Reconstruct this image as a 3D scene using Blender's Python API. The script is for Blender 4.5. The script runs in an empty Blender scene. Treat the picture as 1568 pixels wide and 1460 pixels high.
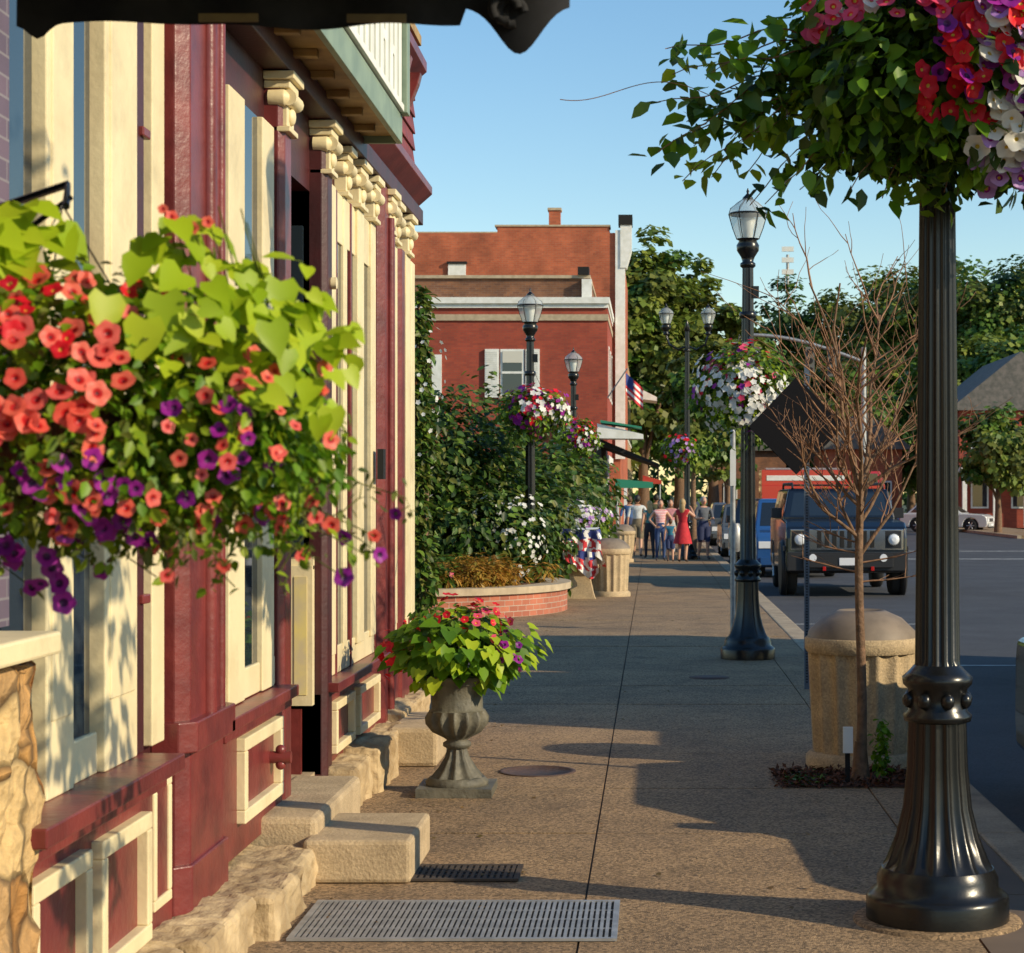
import bpy, math, random
import numpy as np
from mathutils import Vector, Matrix
random.seed(7); rng=np.random.default_rng(7)
scene=bpy.context.scene
pi=math.pi
# ---------------------------------------------------------------- materials
def nodes(m):
    m.use_nodes=True; nt=m.node_tree; nt.nodes.clear(); return nt,nt.nodes,nt.links
def mat(name,col,rough=.7,col2=None,nscale=4,metal=0,bump=0,bscale=40,spec=.5,coat=0,detail=6,contrast=(.35,.65),speck=None,stain=0):
    m=bpy.data.materials.new(name); nt,N,L=nodes(m)
    o=N.new('ShaderNodeOutputMaterial'); b=N.new('ShaderNodeBsdfPrincipled'); L.new(b.outputs[0],o.inputs[0])
    b.inputs['Roughness'].default_value=rough; b.inputs['Metallic'].default_value=metal
    b.inputs['Specular IOR Level'].default_value=spec; b.inputs['Coat Weight'].default_value=coat
    b.inputs['Base Color'].default_value=(*col,1)
    tc=N.new('ShaderNodeTexCoord'); src=None
    if col2 is not None:
        n=N.new('ShaderNodeTexNoise'); n.inputs['Scale'].default_value=nscale; n.inputs['Detail'].default_value=detail
        L.new(tc.outputs['Object'],n.inputs['Vector'])
        r=N.new('ShaderNodeMapRange'); r.inputs[1].default_value=contrast[0]; r.inputs[2].default_value=contrast[1]
        L.new(n.outputs[0],r.inputs[0])
        x=N.new('ShaderNodeMix'); x.data_type='RGBA'; L.new(r.outputs[0],x.inputs[0])
        x.inputs[6].default_value=(*col,1); x.inputs[7].default_value=(*col2,1); src=x.outputs[2]
        L.new(src,b.inputs['Base Color'])
    def mult(fac_out):
        nonlocal src
        x=N.new('ShaderNodeMix'); x.data_type='RGBA'; x.blend_type='MULTIPLY'; x.inputs[0].default_value=1
        if src: L.new(src,x.inputs[6])
        else: x.inputs[6].default_value=(*col,1)
        L.new(fac_out,x.inputs[7]); L.new(x.outputs[2],b.inputs['Base Color']); src=x.outputs[2]
    if speck is not None:
        v=N.new('ShaderNodeTexVoronoi'); v.inputs['Scale'].default_value=speck[0]; L.new(tc.outputs['Object'],v.inputs['Vector'])
        bw=N.new('ShaderNodeRGBToBW'); L.new(v.outputs['Color'],bw.inputs[0])
        mr=N.new('ShaderNodeMapRange'); mr.inputs[3].default_value=1-speck[1]; mr.inputs[4].default_value=1+speck[1]; L.new(bw.outputs[0],mr.inputs[0]); mult(mr.outputs[0])
    if stain:
        n3=N.new('ShaderNodeTexNoise'); n3.inputs['Scale'].default_value=2.3; n3.inputs['Detail'].default_value=9; n3.inputs['Roughness'].default_value=.7
        L.new(tc.outputs['Object'],n3.inputs['Vector'])
        mr=N.new('ShaderNodeMapRange'); mr.inputs[1].default_value=.50; mr.inputs[2].default_value=.68; mr.inputs[3].default_value=1; mr.inputs[4].default_value=1-stain; L.new(n3.outputs[0],mr.inputs[0]); mult(mr.outputs[0])
    if bump:
        n2=N.new('ShaderNodeTexNoise'); n2.inputs['Scale'].default_value=bscale; n2.inputs['Detail'].default_value=5
        L.new(tc.outputs['Object'],n2.inputs['Vector'])
        bp=N.new('ShaderNodeBump'); bp.inputs['Strength'].default_value=bump; bp.inputs['Distance'].default_value=.02
        L.new(n2.outputs[0],bp.inputs['Height']); L.new(bp.outputs[0],b.inputs['Normal'])
    return m
def leafmat(name,cols,transl=.3,rough=.45):
    m=bpy.data.materials.new(name); nt,N,L=nodes(m)
    o=N.new('ShaderNodeOutputMaterial'); b=N.new('ShaderNodeBsdfPrincipled'); b.inputs['Roughness'].default_value=rough
    b.inputs['Specular IOR Level'].default_value=.35
    g=N.new('ShaderNodeNewGeometry'); c=N.new('ShaderNodeValToRGB'); L.new(g.outputs['Random Per Island'],c.inputs[0])
    el=c.color_ramp.elements
    while len(el)<len(cols): el.new(.5)
    for i,k in enumerate(cols):
        el[i].position=i/(len(cols)-1) if len(cols)>1 else 0; el[i].color=(*k,1)
    L.new(c.outputs[0],b.inputs['Base Color'])
    t=N.new('ShaderNodeBsdfTranslucent'); L.new(c.outputs[0],t.inputs[0])
    x=N.new('ShaderNodeMixShader'); x.inputs[0].default_value=transl
    L.new(b.outputs[0],x.inputs[1]); L.new(t.outputs[0],x.inputs[2]); L.new(x.outputs[0],o.inputs[0]); return m
def brick(name,c1,c2,mortar,scale=4.0,weather=.3,bw=.9,bh=.3):
    m=bpy.data.materials.new(name); nt,N,L=nodes(m)
    o=N.new('ShaderNodeOutputMaterial'); b=N.new('ShaderNodeBsdfPrincipled'); b.inputs['Roughness'].default_value=.85
    tc=N.new('ShaderNodeTexCoord'); s=N.new('ShaderNodeSeparateXYZ'); L.new(tc.outputs['Object'],s.inputs[0])
    a=N.new('ShaderNodeMath'); L.new(s.outputs[0],a.inputs[0]); L.new(s.outputs[1],a.inputs[1])
    cb=N.new('ShaderNodeCombineXYZ'); L.new(a.outputs[0],cb.inputs[0]); L.new(s.outputs[2],cb.inputs[1])
    k=N.new('ShaderNodeTexBrick'); k.inputs['Scale'].default_value=scale; L.new(cb.outputs[0],k.inputs['Vector'])
    k.inputs['Color1'].default_value=(*c1,1); k.inputs['Color2'].default_value=(*c2,1); k.inputs['Mortar'].default_value=(*mortar,1)
    k.inputs['Mortar Size'].default_value=.02; k.inputs['Brick Width'].default_value=bw; k.inputs['Row Height'].default_value=bh
    n=N.new('ShaderNodeTexNoise'); n.inputs['Scale'].default_value=.7; n.inputs['Detail'].default_value=10; n.inputs['Roughness'].default_value=.65; L.new(tc.outputs['Object'],n.inputs['Vector'])
    r=N.new('ShaderNodeMapRange'); r.inputs[1].default_value=.3; r.inputs[2].default_value=.7; r.inputs[3].default_value=1-weather; r.inputs[4].default_value=1+weather
    L.new(n.outputs[0],r.inputs[0])
    x=N.new('ShaderNodeMix'); x.data_type='RGBA'; x.blend_type='MULTIPLY'; x.inputs[0].default_value=1
    L.new(k.outputs[0],x.inputs[6]); L.new(r.outputs[0],x.inputs[7]); L.new(x.outputs[2],b.inputs['Base Color'])
    L.new(b.outputs[0],o.inputs[0]); return m
def glassmat(name,col=(.02,.03,.04),rough=.03):
    return mat(name,col,rough=rough,spec=1.0)
def clearglass(name):
    m=bpy.data.materials.new(name); nt,N,L=nodes(m)
    o=N.new('ShaderNodeOutputMaterial'); t=N.new('ShaderNodeBsdfTransparent'); t.inputs[0].default_value=(.95,.97,.97,1)
    g=N.new('ShaderNodeBsdfPrincipled'); g.inputs['Base Color'].default_value=(.8,.83,.82,1); g.inputs['Roughness'].default_value=.12; g.inputs['Specular IOR Level'].default_value=1
    tr=N.new('ShaderNodeBsdfTranslucent'); tr.inputs[0].default_value=(.85,.87,.85,1)
    x=N.new('ShaderNodeMixShader'); x.inputs[0].default_value=.5; L.new(g.outputs[0],x.inputs[1]); L.new(tr.outputs[0],x.inputs[2])
    y=N.new('ShaderNodeMixShader'); y.inputs[0].default_value=.42; L.new(t.outputs[0],y.inputs[1]); L.new(x.outputs[0],y.inputs[2]); L.new(y.outputs[0],o.inputs[0]); return m
def stonemat(name,cols,scale=6):
    m=bpy.data.materials.new(name); nt,N,L=nodes(m)
    o=N.new('ShaderNodeOutputMaterial'); b=N.new('ShaderNodeBsdfPrincipled'); b.inputs['Roughness'].default_value=.85
    tc=N.new('ShaderNodeTexCoord'); v=N.new('ShaderNodeTexVoronoi'); v.inputs['Scale'].default_value=scale
    nz=N.new('ShaderNodeTexNoise'); nz.inputs['Scale'].default_value=4; L.new(tc.outputs['Object'],nz.inputs['Vector'])
    ad=N.new('ShaderNodeMix'); ad.data_type='RGBA'; ad.inputs[0].default_value=.12; L.new(tc.outputs['Object'],ad.inputs[6]); L.new(nz.outputs['Color'],ad.inputs[7])
    L.new(ad.outputs[2],v.inputs['Vector'])
    bw=N.new('ShaderNodeRGBToBW'); L.new(v.outputs['Color'],bw.inputs[0]); c=N.new('ShaderNodeValToRGB'); L.new(bw.outputs[0],c.inputs[0])
    el=c.color_ramp.elements
    while len(el)<len(cols): el.new(.5)
    for i,k in enumerate(cols): el[i].position=.2+.6*i/(len(cols)-1); el[i].color=(*k,1)
    v2=N.new('ShaderNodeTexVoronoi'); v2.feature='DISTANCE_TO_EDGE'; v2.inputs['Scale'].default_value=scale; L.new(ad.outputs[2],v2.inputs['Vector'])
    mr=N.new('ShaderNodeMapRange'); mr.inputs[2].default_value=.07; mr.inputs[3].default_value=.35; L.new(v2.outputs[0],mr.inputs[0])
    n=N.new('ShaderNodeTexNoise'); n.inputs['Scale'].default_value=25; n.inputs['Detail'].default_value=6; L.new(tc.outputs['Object'],n.inputs['Vector'])
    n_=N.new('ShaderNodeMath'); n_.operation='ADD'; n_.inputs[1].default_value=.5; L.new(n.outputs[0],n_.inputs[0])
    mu=N.new('ShaderNodeMath'); mu.operation='MULTIPLY'; L.new(mr.outputs[0],mu.inputs[0]); L.new(n_.outputs[0],mu.inputs[1])
    x=N.new('ShaderNodeMix'); x.data_type='RGBA'; x.blend_type='MULTIPLY'; x.inputs[0].default_value=1
    L.new(c.outputs[0],x.inputs[6]); L.new(mu.outputs[0],x.inputs[7]); L.new(x.outputs[2],b.inputs['Base Color'])
    bp=N.new('ShaderNodeBump'); bp.inputs['Strength'].default_value=.8; bp.inputs['Distance'].default_value=.03; L.new(mu.outputs[0],bp.inputs['Height']); L.new(bp.outputs[0],b.inputs['Normal'])
    L.new(b.outputs[0],o.inputs[0]); return m

CREAM=mat('cream_paint',(.78,.67,.41),.5,(.68,.56,.33),3,bump=.12,bscale=30,contrast=(.4,.75),stain=.2)
MAROON=mat('maroon_paint',(.20,.034,.030),.35,(.13,.022,.022),5,bump=.15,bscale=25,stain=.35)
MAROOND=mat('dark_maroon_paint',(.07,.013,.014),.45,(.04,.010,.011),5,bump=.1)
REDW=mat('red_shingle',(.25,.042,.038),.6,(.14,.028,.028),9,bump=.6,bscale=14)
WGLASS=glassmat('window_glass')
GREEN=mat('sage_green_paint',(.24,.31,.22),.5,(.17,.23,.17),5)
WHITE=mat('white_paint',(.8,.8,.76),.55,(.68,.68,.62),5)
WOOD=mat('soffit_wood',(.42,.27,.10),.6,(.27,.16,.055),6,stain=.3)
STONE=mat('limestone_base',(.56,.42,.24),.9,(.33,.23,.12),4,bump=.7,bscale=22,stain=.35)
STEP=mat('step_concrete',(.50,.38,.23),.85,(.40,.30,.18),8,bump=.3,bscale=60,speck=(120,.15),stain=.25)
VENEER=stonemat('stone_veneer',[(.30,.13,.03),(.50,.27,.08),(.38,.22,.09),(.55,.38,.17)],5)
BLACK=mat('black_cast_iron',(.006,.0065,.007),.27,(.010,.010,.010),10,bump=.03,bscale=50,spec=.42)
FABRIC=mat('black_fabric',(.010,.010,.012),.9,(.018,.018,.02),20)
HEM=mat('awning_hem_tan',(.22,.16,.07),.9,(.14,.10,.05),20)
SIDEW=mat('aggregate_sidewalk',(.32,.21,.11),.85,(.235,.155,.085),1.2,bump=.5,bscale=160,speck=(80,.75),stain=.3)
PAVER=brick('kerbside_brick_paving',(.23,.10,.06),(.18,.08,.05),(.14,.10,.07),5)
KERB=mat('kerb_concrete',(.42,.33,.22),.85,(.30,.235,.16),3,bump=.3,bscale=80,speck=(100,.2),stain=.3)
JOINT=mat('joint_dirt',(.05,.04,.03),.95)
ASPH=mat('asphalt',(.060,.062,.070),.85,(.042,.043,.050),.7,bump=.4,bscale=120,speck=(70,.3),stain=.2)
GROUND=mat('ground_grass',(.06,.075,.03),.95,(.04,.06,.02),.3)
PAINTL=mat('road_paint',(.6,.6,.56),.7,(.3,.3,.28),6)
STEEL=mat('galvanised_steel',(.42,.42,.42),.45,(.28,.28,.28),12,metal=.5)
DARK=mat('dark_void',(.01,.01,.01),.9)
LEADU=mat('urn_lead_grey',(.16,.145,.105),.6,(.085,.08,.06),9,bump=.3,bscale=40,stain=.4)
CONC=mat('bin_concrete',(.50,.375,.22),.85,(.39,.295,.175),5,bump=.35,bscale=70,speck=(90,.25),stain=.3)
BINLID=mat('bin_lid',(.24,.19,.14),.6,(.17,.135,.10),6,stain=.3)
SOIL=mat('mulch',(.15,.05,.022),.95,(.05,.025,.015),30,bump=1,bscale=50)
BARK=mat('bark',(.22,.125,.07),.85,(.11,.065,.035),20,bump=.6,bscale=40)
TWIG=mat('twig',(.30,.16,.085),.8,(.17,.085,.045),20)
LG=clearglass('lantern_glass'); LDIFF=mat('lantern_diffuser',(.85,.85,.8),.4)
BRK=brick('old_brick',(.44,.11,.045),(.34,.08,.035),(.28,.15,.09),4,.4)
BRKD=brick('front_brick',(.35,.06,.03),(.27,.045,.027),(.2,.08,.05),4,.25)
BRKB=brick('parapet_brick',(.26,.11,.05),(.16,.07,.04),(.2,.14,.1),4,.4)
BRKW=brick('planter_brick',(.42,.14,.08),(.28,.09,.055),(.36,.3,.24),3.6)
STONEC=mat('cut_stone',(.50,.40,.27),.8,(.38,.30,.2),6)
SHINGLE=mat('roof_shingle',(.17,.155,.14),.9,(.10,.10,.09),4)
L_MID=leafmat('leaves_mid',[(.03,.075,.012),(.06,.13,.018),(.11,.20,.025),(.17,.27,.035)])
L_DARK=leafmat('leaves_dark',[(.018,.045,.010),(.036,.078,.013),(.06,.11,.018)])
L_OLIVE=leafmat('leaves_olive',[(.06,.085,.016),(.10,.13,.022),(.15,.175,.03),(.2,.2,.045)])
L_BRIGHT=leafmat('leaves_bright',[(.07,.17,.008),(.13,.27,.012),(.21,.37,.02)],.42)
L_LIME=leafmat('leaves_lime',[(.28,.42,.012),(.40,.54,.02),(.50,.60,.03)],.42)
L_LIMED=leafmat('leaves_yellowgreen',[(.12,.2,.01),(.22,.33,.015),(.34,.44,.02)],.4)
L_AUT=leafmat('bed_orange',[(.38,.17,.03),(.46,.25,.04),(.27,.22,.03)],.3)
F_CORAL=leafmat('petal_coral',[(.85,.10,.07),(.9,.18,.12),(.85,.13,.13)],.35)
F_CORALI=leafmat('petal_coral_inner',[(.5,.012,.012),(.42,.01,.012)],.1)
F_THROAT=leafmat('petal_throat_dark',[(.10,.003,.008),(.14,.004,.008)],.05)
F_RED=leafmat('petal_red',[(.65,.01,.02),(.78,.015,.03),(.55,.01,.03)],.25)
F_PINK=leafmat('petal_pink',[(.78,.12,.22),(.75,.06,.15)],.3)
F_PURP=leafmat('petal_purple',[(.25,.01,.24),(.36,.02,.32),(.18,.01,.22)],.25)
F_PURPI=leafmat('petal_purple_in',[(.05,.003,.06),(.07,.005,.08)],.1)
F_WHITE=leafmat('petal_white',[(.78,.78,.73),(.85,.83,.77)],.3)
F_LAV=leafmat('petal_lavender',[(.45,.24,.62),(.55,.32,.66)],.3)
F_YEL=leafmat('flower_centre',[(.7,.5,.05),(.6,.35,.03)],.1)

# ---------------------------------------------------------------- mesh builder
COL=scene.collection
def empty(name,loc=(0,0,0)):
    e=bpy.data.objects.new(name,None); e.location=loc; e.empty_display_size=.2; COL.objects.link(e); return e
class MB:
    def __init__(s): s.v=[];s.f=[];s.m=[];s.sm=[];s.mats=[]
    def mi(s,m):
        if m not in s.mats: s.mats.append(m)
        return s.mats.index(m)
    def add(s,v,f,m,smooth=False):
        b=len(s.v)
        s.v+= [tuple(p) for p in v]; k=s.mi(m)
        for q in f: s.f.append([b+i for i in q]); s.m.append(k); s.sm.append(smooth)
    def box(s,x0,x1,y0,y1,z0,z1,m):
        v=[(x0,y0,z0),(x1,y0,z0),(x1,y1,z0),(x0,y1,z0),(x0,y0,z1),(x1,y0,z1),(x1,y1,z1),(x0,y1,z1)]
        s.add(v,[(0,3,2,1),(4,5,6,7),(0,1,5,4),(1,2,6,5),(2,3,7,6),(3,0,4,7)],m)
    def frus(s,b,t,z0,z1,m):
        v=[(b[0],b[2],z0),(b[1],b[2],z0),(b[1],b[3],z0),(b[0],b[3],z0),(t[0],t[2],z1),(t[1],t[2],z1),(t[1],t[3],z1),(t[0],t[3],z1)]
        s.add(v,[(0,3,2,1),(4,5,6,7),(0,1,5,4),(1,2,6,5),(2,3,7,6),(3,0,4,7)],m); return v
    def lathe(s,prof,c,m,segs=24,flute=None,smooth=True,ax='z',caps=True):
        v=[];n=len(prof)
        for i,(r,z) in enumerate(prof):
            for k in range(segs):
                a=2*pi*k/segs; rr=r
                if flute and flute[2]<=z<=flute[3]+1e-6: rr=r*(1-flute[1]*abs(math.cos(a*flute[0]/2)))
                x,y=rr*math.cos(a),rr*math.sin(a)
                p=(x,y,z) if ax=='z' else ((z,x,y) if ax=='x' else (x,z,y))
                v.append((c[0]+p[0],c[1]+p[1],c[2]+p[2]))
        f=[]
        for i in range(n-1):
            for k in range(segs):
                k2=(k+1)%segs; f.append((i*segs+k,i*segs+k2,(i+1)*segs+k2,(i+1)*segs+k))
        s.add(v,f,m,smooth)
        if caps:
            s.add(v[:segs],[tuple(range(segs))[::-1]],m); s.add(v[-segs:],[tuple(range(segs))],m)
    def tube(s,pts,rad,m,segs=6,smooth=True):
        pts=[Vector(p) for p in pts]; n=len(pts)
        if not hasattr(rad,'__len__'): rad=[rad]*n
        v=[]
        for i,p in enumerate(pts):
            d=(pts[min(i+1,n-1)]-pts[max(i-1,0)])
            if d.length<1e-9: d=Vector((0,0,1))
            d.normalize(); r=Vector((1,0,0)) if abs(d.x)<.8 else Vector((0,1,0))
            a=d.cross(r).normalized(); b=d.cross(a)
            for k in range(segs):
                t=2*pi*k/segs; v.append(p+(a*math.cos(t)+b*math.sin(t))*rad[i])
        f=[(i*segs+k,i*segs+(k+1)%segs,(i+1)*segs+(k+1)%segs,(i+1)*segs+k) for i in range(n-1) for k in range(segs)]
        s.add(v,f,m,smooth)
        s.add(v[:segs],[tuple(range(segs))],m); s.add(v[-segs:],[tuple(range(segs))[::-1]],m)
    def prism(s,poly,x0,x1,m,ax='x'):
        n=len(poly)
        if ax=='x': v=[(x0,a,b) for a,b in poly]+[(x1,a,b) for a,b in poly]
        elif ax=='y': v=[(a,x0,b) for a,b in poly]+[(a,x1,b) for a,b in poly]
        else: v=[(a,b,x0) for a,b in poly]+[(a,b,x1) for a,b in poly]
        s.add(v,[tuple(range(n))[::-1],tuple(range(n,2*n))]+[(i,(i+1)%n,n+(i+1)%n,n+i) for i in range(n)],m)
    def sph(s,c,r,m,segs=16,rings=10):
        if not hasattr(r,'__len__'): r=(r,r,r)
        v=[];f=[]
        for i in range(rings+1):
            t=pi*i/rings
            for k in range(segs):
                a=2*pi*k/segs; v.append((c[0]+r[0]*math.sin(t)*math.cos(a),c[1]+r[1]*math.sin(t)*math.sin(a),c[2]+r[2]*math.cos(t)))
        for i in range(rings):
            for k in range(segs): f.append((i*segs+k,(i+1)*segs+k,(i+1)*segs+(k+1)%segs,i*segs+(k+1)%segs))
        s.add(v,f,m,True)
    def build(s,name,parent=None,bevel=0,segs=2):
        me=bpy.data.meshes.new(name); me.from_pydata(s.v,[],s.f)
        for m in s.mats: me.materials.append(m)
        me.polygons.foreach_set('material_index',s.m); me.polygons.foreach_set('use_smooth',s.sm); me.update()
        o=bpy.data.objects.new(name,me); COL.objects.link(o)
        if parent:
            o.parent=parent
            if not parent.get('local'): o.matrix_parent_inverse=Matrix.Translation(-parent.location)
        if bevel:
            b=o.modifiers.new('bev','BEVEL'); b.width=bevel; b.segments=segs; b.limit_method='ANGLE'; b.angle_limit=.6
        return o

# ---------------------------------------------------------------- scatter
def T(v,faces,mats): return dict(v=np.array(v,float),f=faces,m=mats)
def frames(N,Y):
    N=N/np.maximum(np.linalg.norm(N,axis=1,keepdims=True),1e-9)
    Y=Y-(Y*N).sum(1,keepdims=True)*N; Y=Y/np.maximum(np.linalg.norm(Y,axis=1,keepdims=True),1e-9)
    return np.stack([np.cross(Y,N),Y,N],axis=2)
def scatter(name,items,parent=None):
    V=[];LT=[];LI=[];MI=[];mats=[];base=0
    for t,P,R,S in items:
        M=len(P)
        if M==0: continue
        tv=t['v'];n=len(tv); W=P[:,None,:]+np.asarray(S).reshape(-1,1,1)*np.einsum('mij,nj->mni',R,tv)
        V.append(W.reshape(-1,3))
        ids=[]
        for q in t['m']:
            if q not in mats: mats.append(q)
            ids.append(mats.index(q))
        flat=np.array([i for q in t['f'] for i in q]); cnt=np.array([len(q) for q in t['f']])
        LI.append((base+np.arange(M)[:,None]*n+flat[None,:]).ravel()); LT.append(np.tile(cnt,M)); MI.append(np.tile(np.array(ids),M)); base+=M*n
    V=np.concatenate(V);LI=np.concatenate(LI);LT=np.concatenate(LT);MI=np.concatenate(MI)
    me=bpy.data.meshes.new(name); me.vertices.add(len(V)); me.vertices.foreach_set('co',V.astype(np.float32).ravel())
    me.loops.add(len(LI)); me.loops.foreach_set('vertex_index',LI.astype(np.int32))
    me.polygons.add(len(LT)); me.polygons.foreach_set('loop_start',np.concatenate([[0],np.cumsum(LT)[:-1]]).astype(np.int32))
    for m in mats: me.materials.append(m)
    me.polygons.foreach_set('material_index',MI.astype(np.int32)); me.update(calc_edges=True); me.validate()
    o=bpy.data.objects.new(name,me); COL.objects.link(o)
    if parent:
        o.parent=parent; o.matrix_parent_inverse=Matrix.Translation(-parent.location)
    return o
def leafT(m,w=.3,heart=False):
    if heart:
        v=[(0,0,0),(.3,-.14,.03),(.46,.12,.07),(.36,.5,.04),(0,1,-.14),(-.36,.5,.04),(-.46,.12,.07),(-.3,-.14,.03),(0,.45,-.05)]
        f=[(0,1,2,8),(8,2,3,4),(8,4,5,6),(0,8,6,7)]
    else:
        v=[(0,0,0),(w,.3,.06),(w*.85,.65,.03),(0,1,-.12),(-w*.85,.65,.03),(-w,.3,.06),(0,.4,-.04)]
        f=[(0,1,2,6),(6,2,3),(6,3,4),(0,6,4,5)]
    return T(v,f,[m]*4)
def quadT(m,w=.35): return T([(0,0,0),(w,.5,.08),(0,1,0),(-w,.5,.08)],[(0,1,2,3)],[m])
def petT(mo,mi_,mc,ri=.36):
    v=[(0,0,-.28)];f=[];ms=[];n=20
    for k in range(10): a=2*pi*k/10; v.append((.17*math.cos(a),.17*math.sin(a),-.14))
    for k in range(10): a=2*pi*k/10; v.append((ri*math.cos(a),ri*math.sin(a),-.02))
    for k in range(n):
        a=2*pi*k/n; r=.92+.08*math.cos(5*a); v.append((r*math.cos(a),r*math.sin(a),.02+.08*math.sin(5*a+1)))
    for k in range(10):
        k2=(k+1)%10; f.append((0,1+k,1+k2)); ms.append(mc); f.append((1+k,11+k,11+k2,1+k2)); ms.append(mi_)
        a,b,c=21+2*k,21+2*k+1,21+(2*k+2)%n
        f.append((11+k,a,b)); ms.append(mo); f.append((11+k,b,c,11+k2)); ms.append(mo)
    return T(v,f,ms)
def pet5(mo,mc=None):
    v=[(0,0,-.15)]+[((.85+.15*math.cos(pi*k))*math.cos(2*pi*k/10),(.85+.15*math.cos(pi*k))*math.sin(2*pi*k/10),.05) for k in range(10)]
    return T(v,[(0,1+k,1+(k+1)%10) for k in range(10)],[mo]*10)
def rdir(n):
    d=rng.normal(size=(n,3)); return d/np.linalg.norm(d,axis=1,keepdims=True)
DOWN=np.array([0,0,-1.0]); UP=np.array([0,0,1.0])
def shell(c,r,n,lo=.55,hi=1.05,nb=14,amp=.22):
    d=rdir(n); bumps=rdir(nb); bl=(np.maximum(0,d@bumps.T)**10).max(1)
    rad=(lo+(hi-lo)*rng.random(n)**.6)*(1-amp+2*amp*bl)
    return np.array(c)+d*rad[:,None]*np.array(r),d
def leafy(P,D,size,ub=.5,jit=.6,t=None,sv=.35):
    n=len(P); N=D*.6+rdir(n)*jit+UP*ub; Y=DOWN*.6+D*.6+rdir(n)*.6
    return (t,P-0,frames(N,Y),size*(1-sv+2*sv*rng.random(n)))
def fl(P,D,size,t,j=.35,view=None):
    n=len(P); N=D+rdir(n)*j+UP*.15
    if view is not None: N=N+np.array(view)
    return (t,P,frames(N,rdir(n)),size*(.8+.4*rng.random(n)))

# ---------------------------------------------------------------- world, sun, camera
EL=math.radians(25); sx,sy=.912,-.41
w=bpy.data.worlds.new("World"); scene.world=w; w.use_nodes=True
nt=w.node_tree; bg=nt.nodes['Background']; sk=nt.nodes.new('ShaderNodeTexSky'); sk.sky_type='NISHITA'; sk.sun_disc=False
sk.sun_elevation=EL; sk.sun_rotation=math.atan2(sx,sy); sk.air_density=1.15; sk.dust_density=.1; sk.ozone_density=2.0
hs=nt.nodes.new('ShaderNodeHueSaturation'); hs.inputs['Saturation'].default_value=1.22; hs.inputs['Value'].default_value=1.12
nt.links.new(sk.outputs[0],hs.inputs['Color']); nt.links.new(hs.outputs[0],bg.inputs[0]); bg.inputs[1].default_value=.148
sl=bpy.data.lights.new('sun','SUN'); sl.energy=5; sl.angle=math.radians(.5); sl.color=(1,.84,.58)
so=bpy.data.objects.new('sun',sl); COL.objects.link(so)
sd=Vector((sx*math.cos(EL),sy*math.cos(EL),math.sin(EL))); so.rotation_euler=sd.to_track_quat('Z','Y').to_euler(); so.location=(30,-20,30)
cd=bpy.data.cameras.new('camera'); cam=bpy.data.objects.new('camera',cd); COL.objects.link(cam); scene.camera=cam
cam.location=(0,0,1.8); cam.rotation_euler=(pi/2,0,0); cd.lens=3000/1568*36; cd.sensor_width=36
cd.shift_x=-216/1568; cd.shift_y=27/1568; cd.clip_end=3000; cd.clip_start=.05
cd.dof.use_dof=True; cd.dof.focus_distance=13; cd.dof.aperture_fstop=10
scene.view_settings.view_transform='Standard'; scene.view_settings.look='None'; scene.view_settings.exposure=0

# ---------------------------------------------------------------- ground
b=MB(); b.add([(-900,-60,-.16),(900,-60,-.16),(900,1500,-.16),(-900,1500,-.16)],[(0,1,2,3)],GROUND); b.build('ground')
b=MB(); b.add([(1.98,-30,-.13),(16,-30,-.13),(16,500,-.13),(1.98,500,-.13)],[(0,1,2,3)],ASPH)
b.add([(16,62,-.13),(120,62,-.13),(120,84,-.13),(16,84,-.13)],[(0,1,2,3)],ASPH); b.build('road')
b=MB()
def strip(x0,x1,y0,y1): b.add([(x0,y0,-.126),(x1,y0,-.126),(x1,y1,-.126),(x0,y1,-.126)],[(0,1,2,3)],PAINTL)
strip(5,15.5,58,58.4); strip(5,15.5,66,66.4)
for y in (22,29): strip(2.1,4.2,y,y+.09)
b.build('road_markings')
b=MB(); b.box(-9,1.86,-30,110,-.3,-.012,JOINT)
y=-12.0; g=.005
cols=[(-9,-6),(-6,-3.6),(-3.6,-2.0),(-2.0,-.3),(-.3,1.32),(1.32,1.72)]
while y<110:
    for i,(a,c) in enumerate(cols):
        dz=random.uniform(-.003,.003)
        b.box(a+g,c-g,y+g,y+1.6-g,-.1,dz,SIDEW if not(i==5 and y<9) else PAVER)
    y+=1.6
b.build('sidewalk')
b=MB(); y=-12
while y<110:
    b.box(1.725,1.98,y+.004,y+3.2-.004,-.3,.004,KERB); y+=3.2
b.build('kerb',bevel=.02)
b=MB(); b.box(16,19,-30,61,-.3,0,SIDEW); b.box(15.8,15.99,-30,61,-.3,.004,KERB); b.box(16,19,85,400,-.3,0,SIDEW); b.box(15.8,15.99,85,400,-.3,.004,KERB); b.build('far_sidewalk')
n=420; P=np.stack([-1.5+3.2*rng.random(n),8+22*rng.random(n)**1.4,.008+0*rng.random(n)],1); P[:220,0]=-1.45+.3*rng.random(220)**2
scatter('fallen_leaves',[(quadT(leafmat('dry_leaf',[(.22,.12,.04),(.12,.1,.03),(.35,.2,.06)]),.4),P,frames(rdir(n)*.35+UP,rdir(n)),.018+.025*rng.random(n))])

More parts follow.
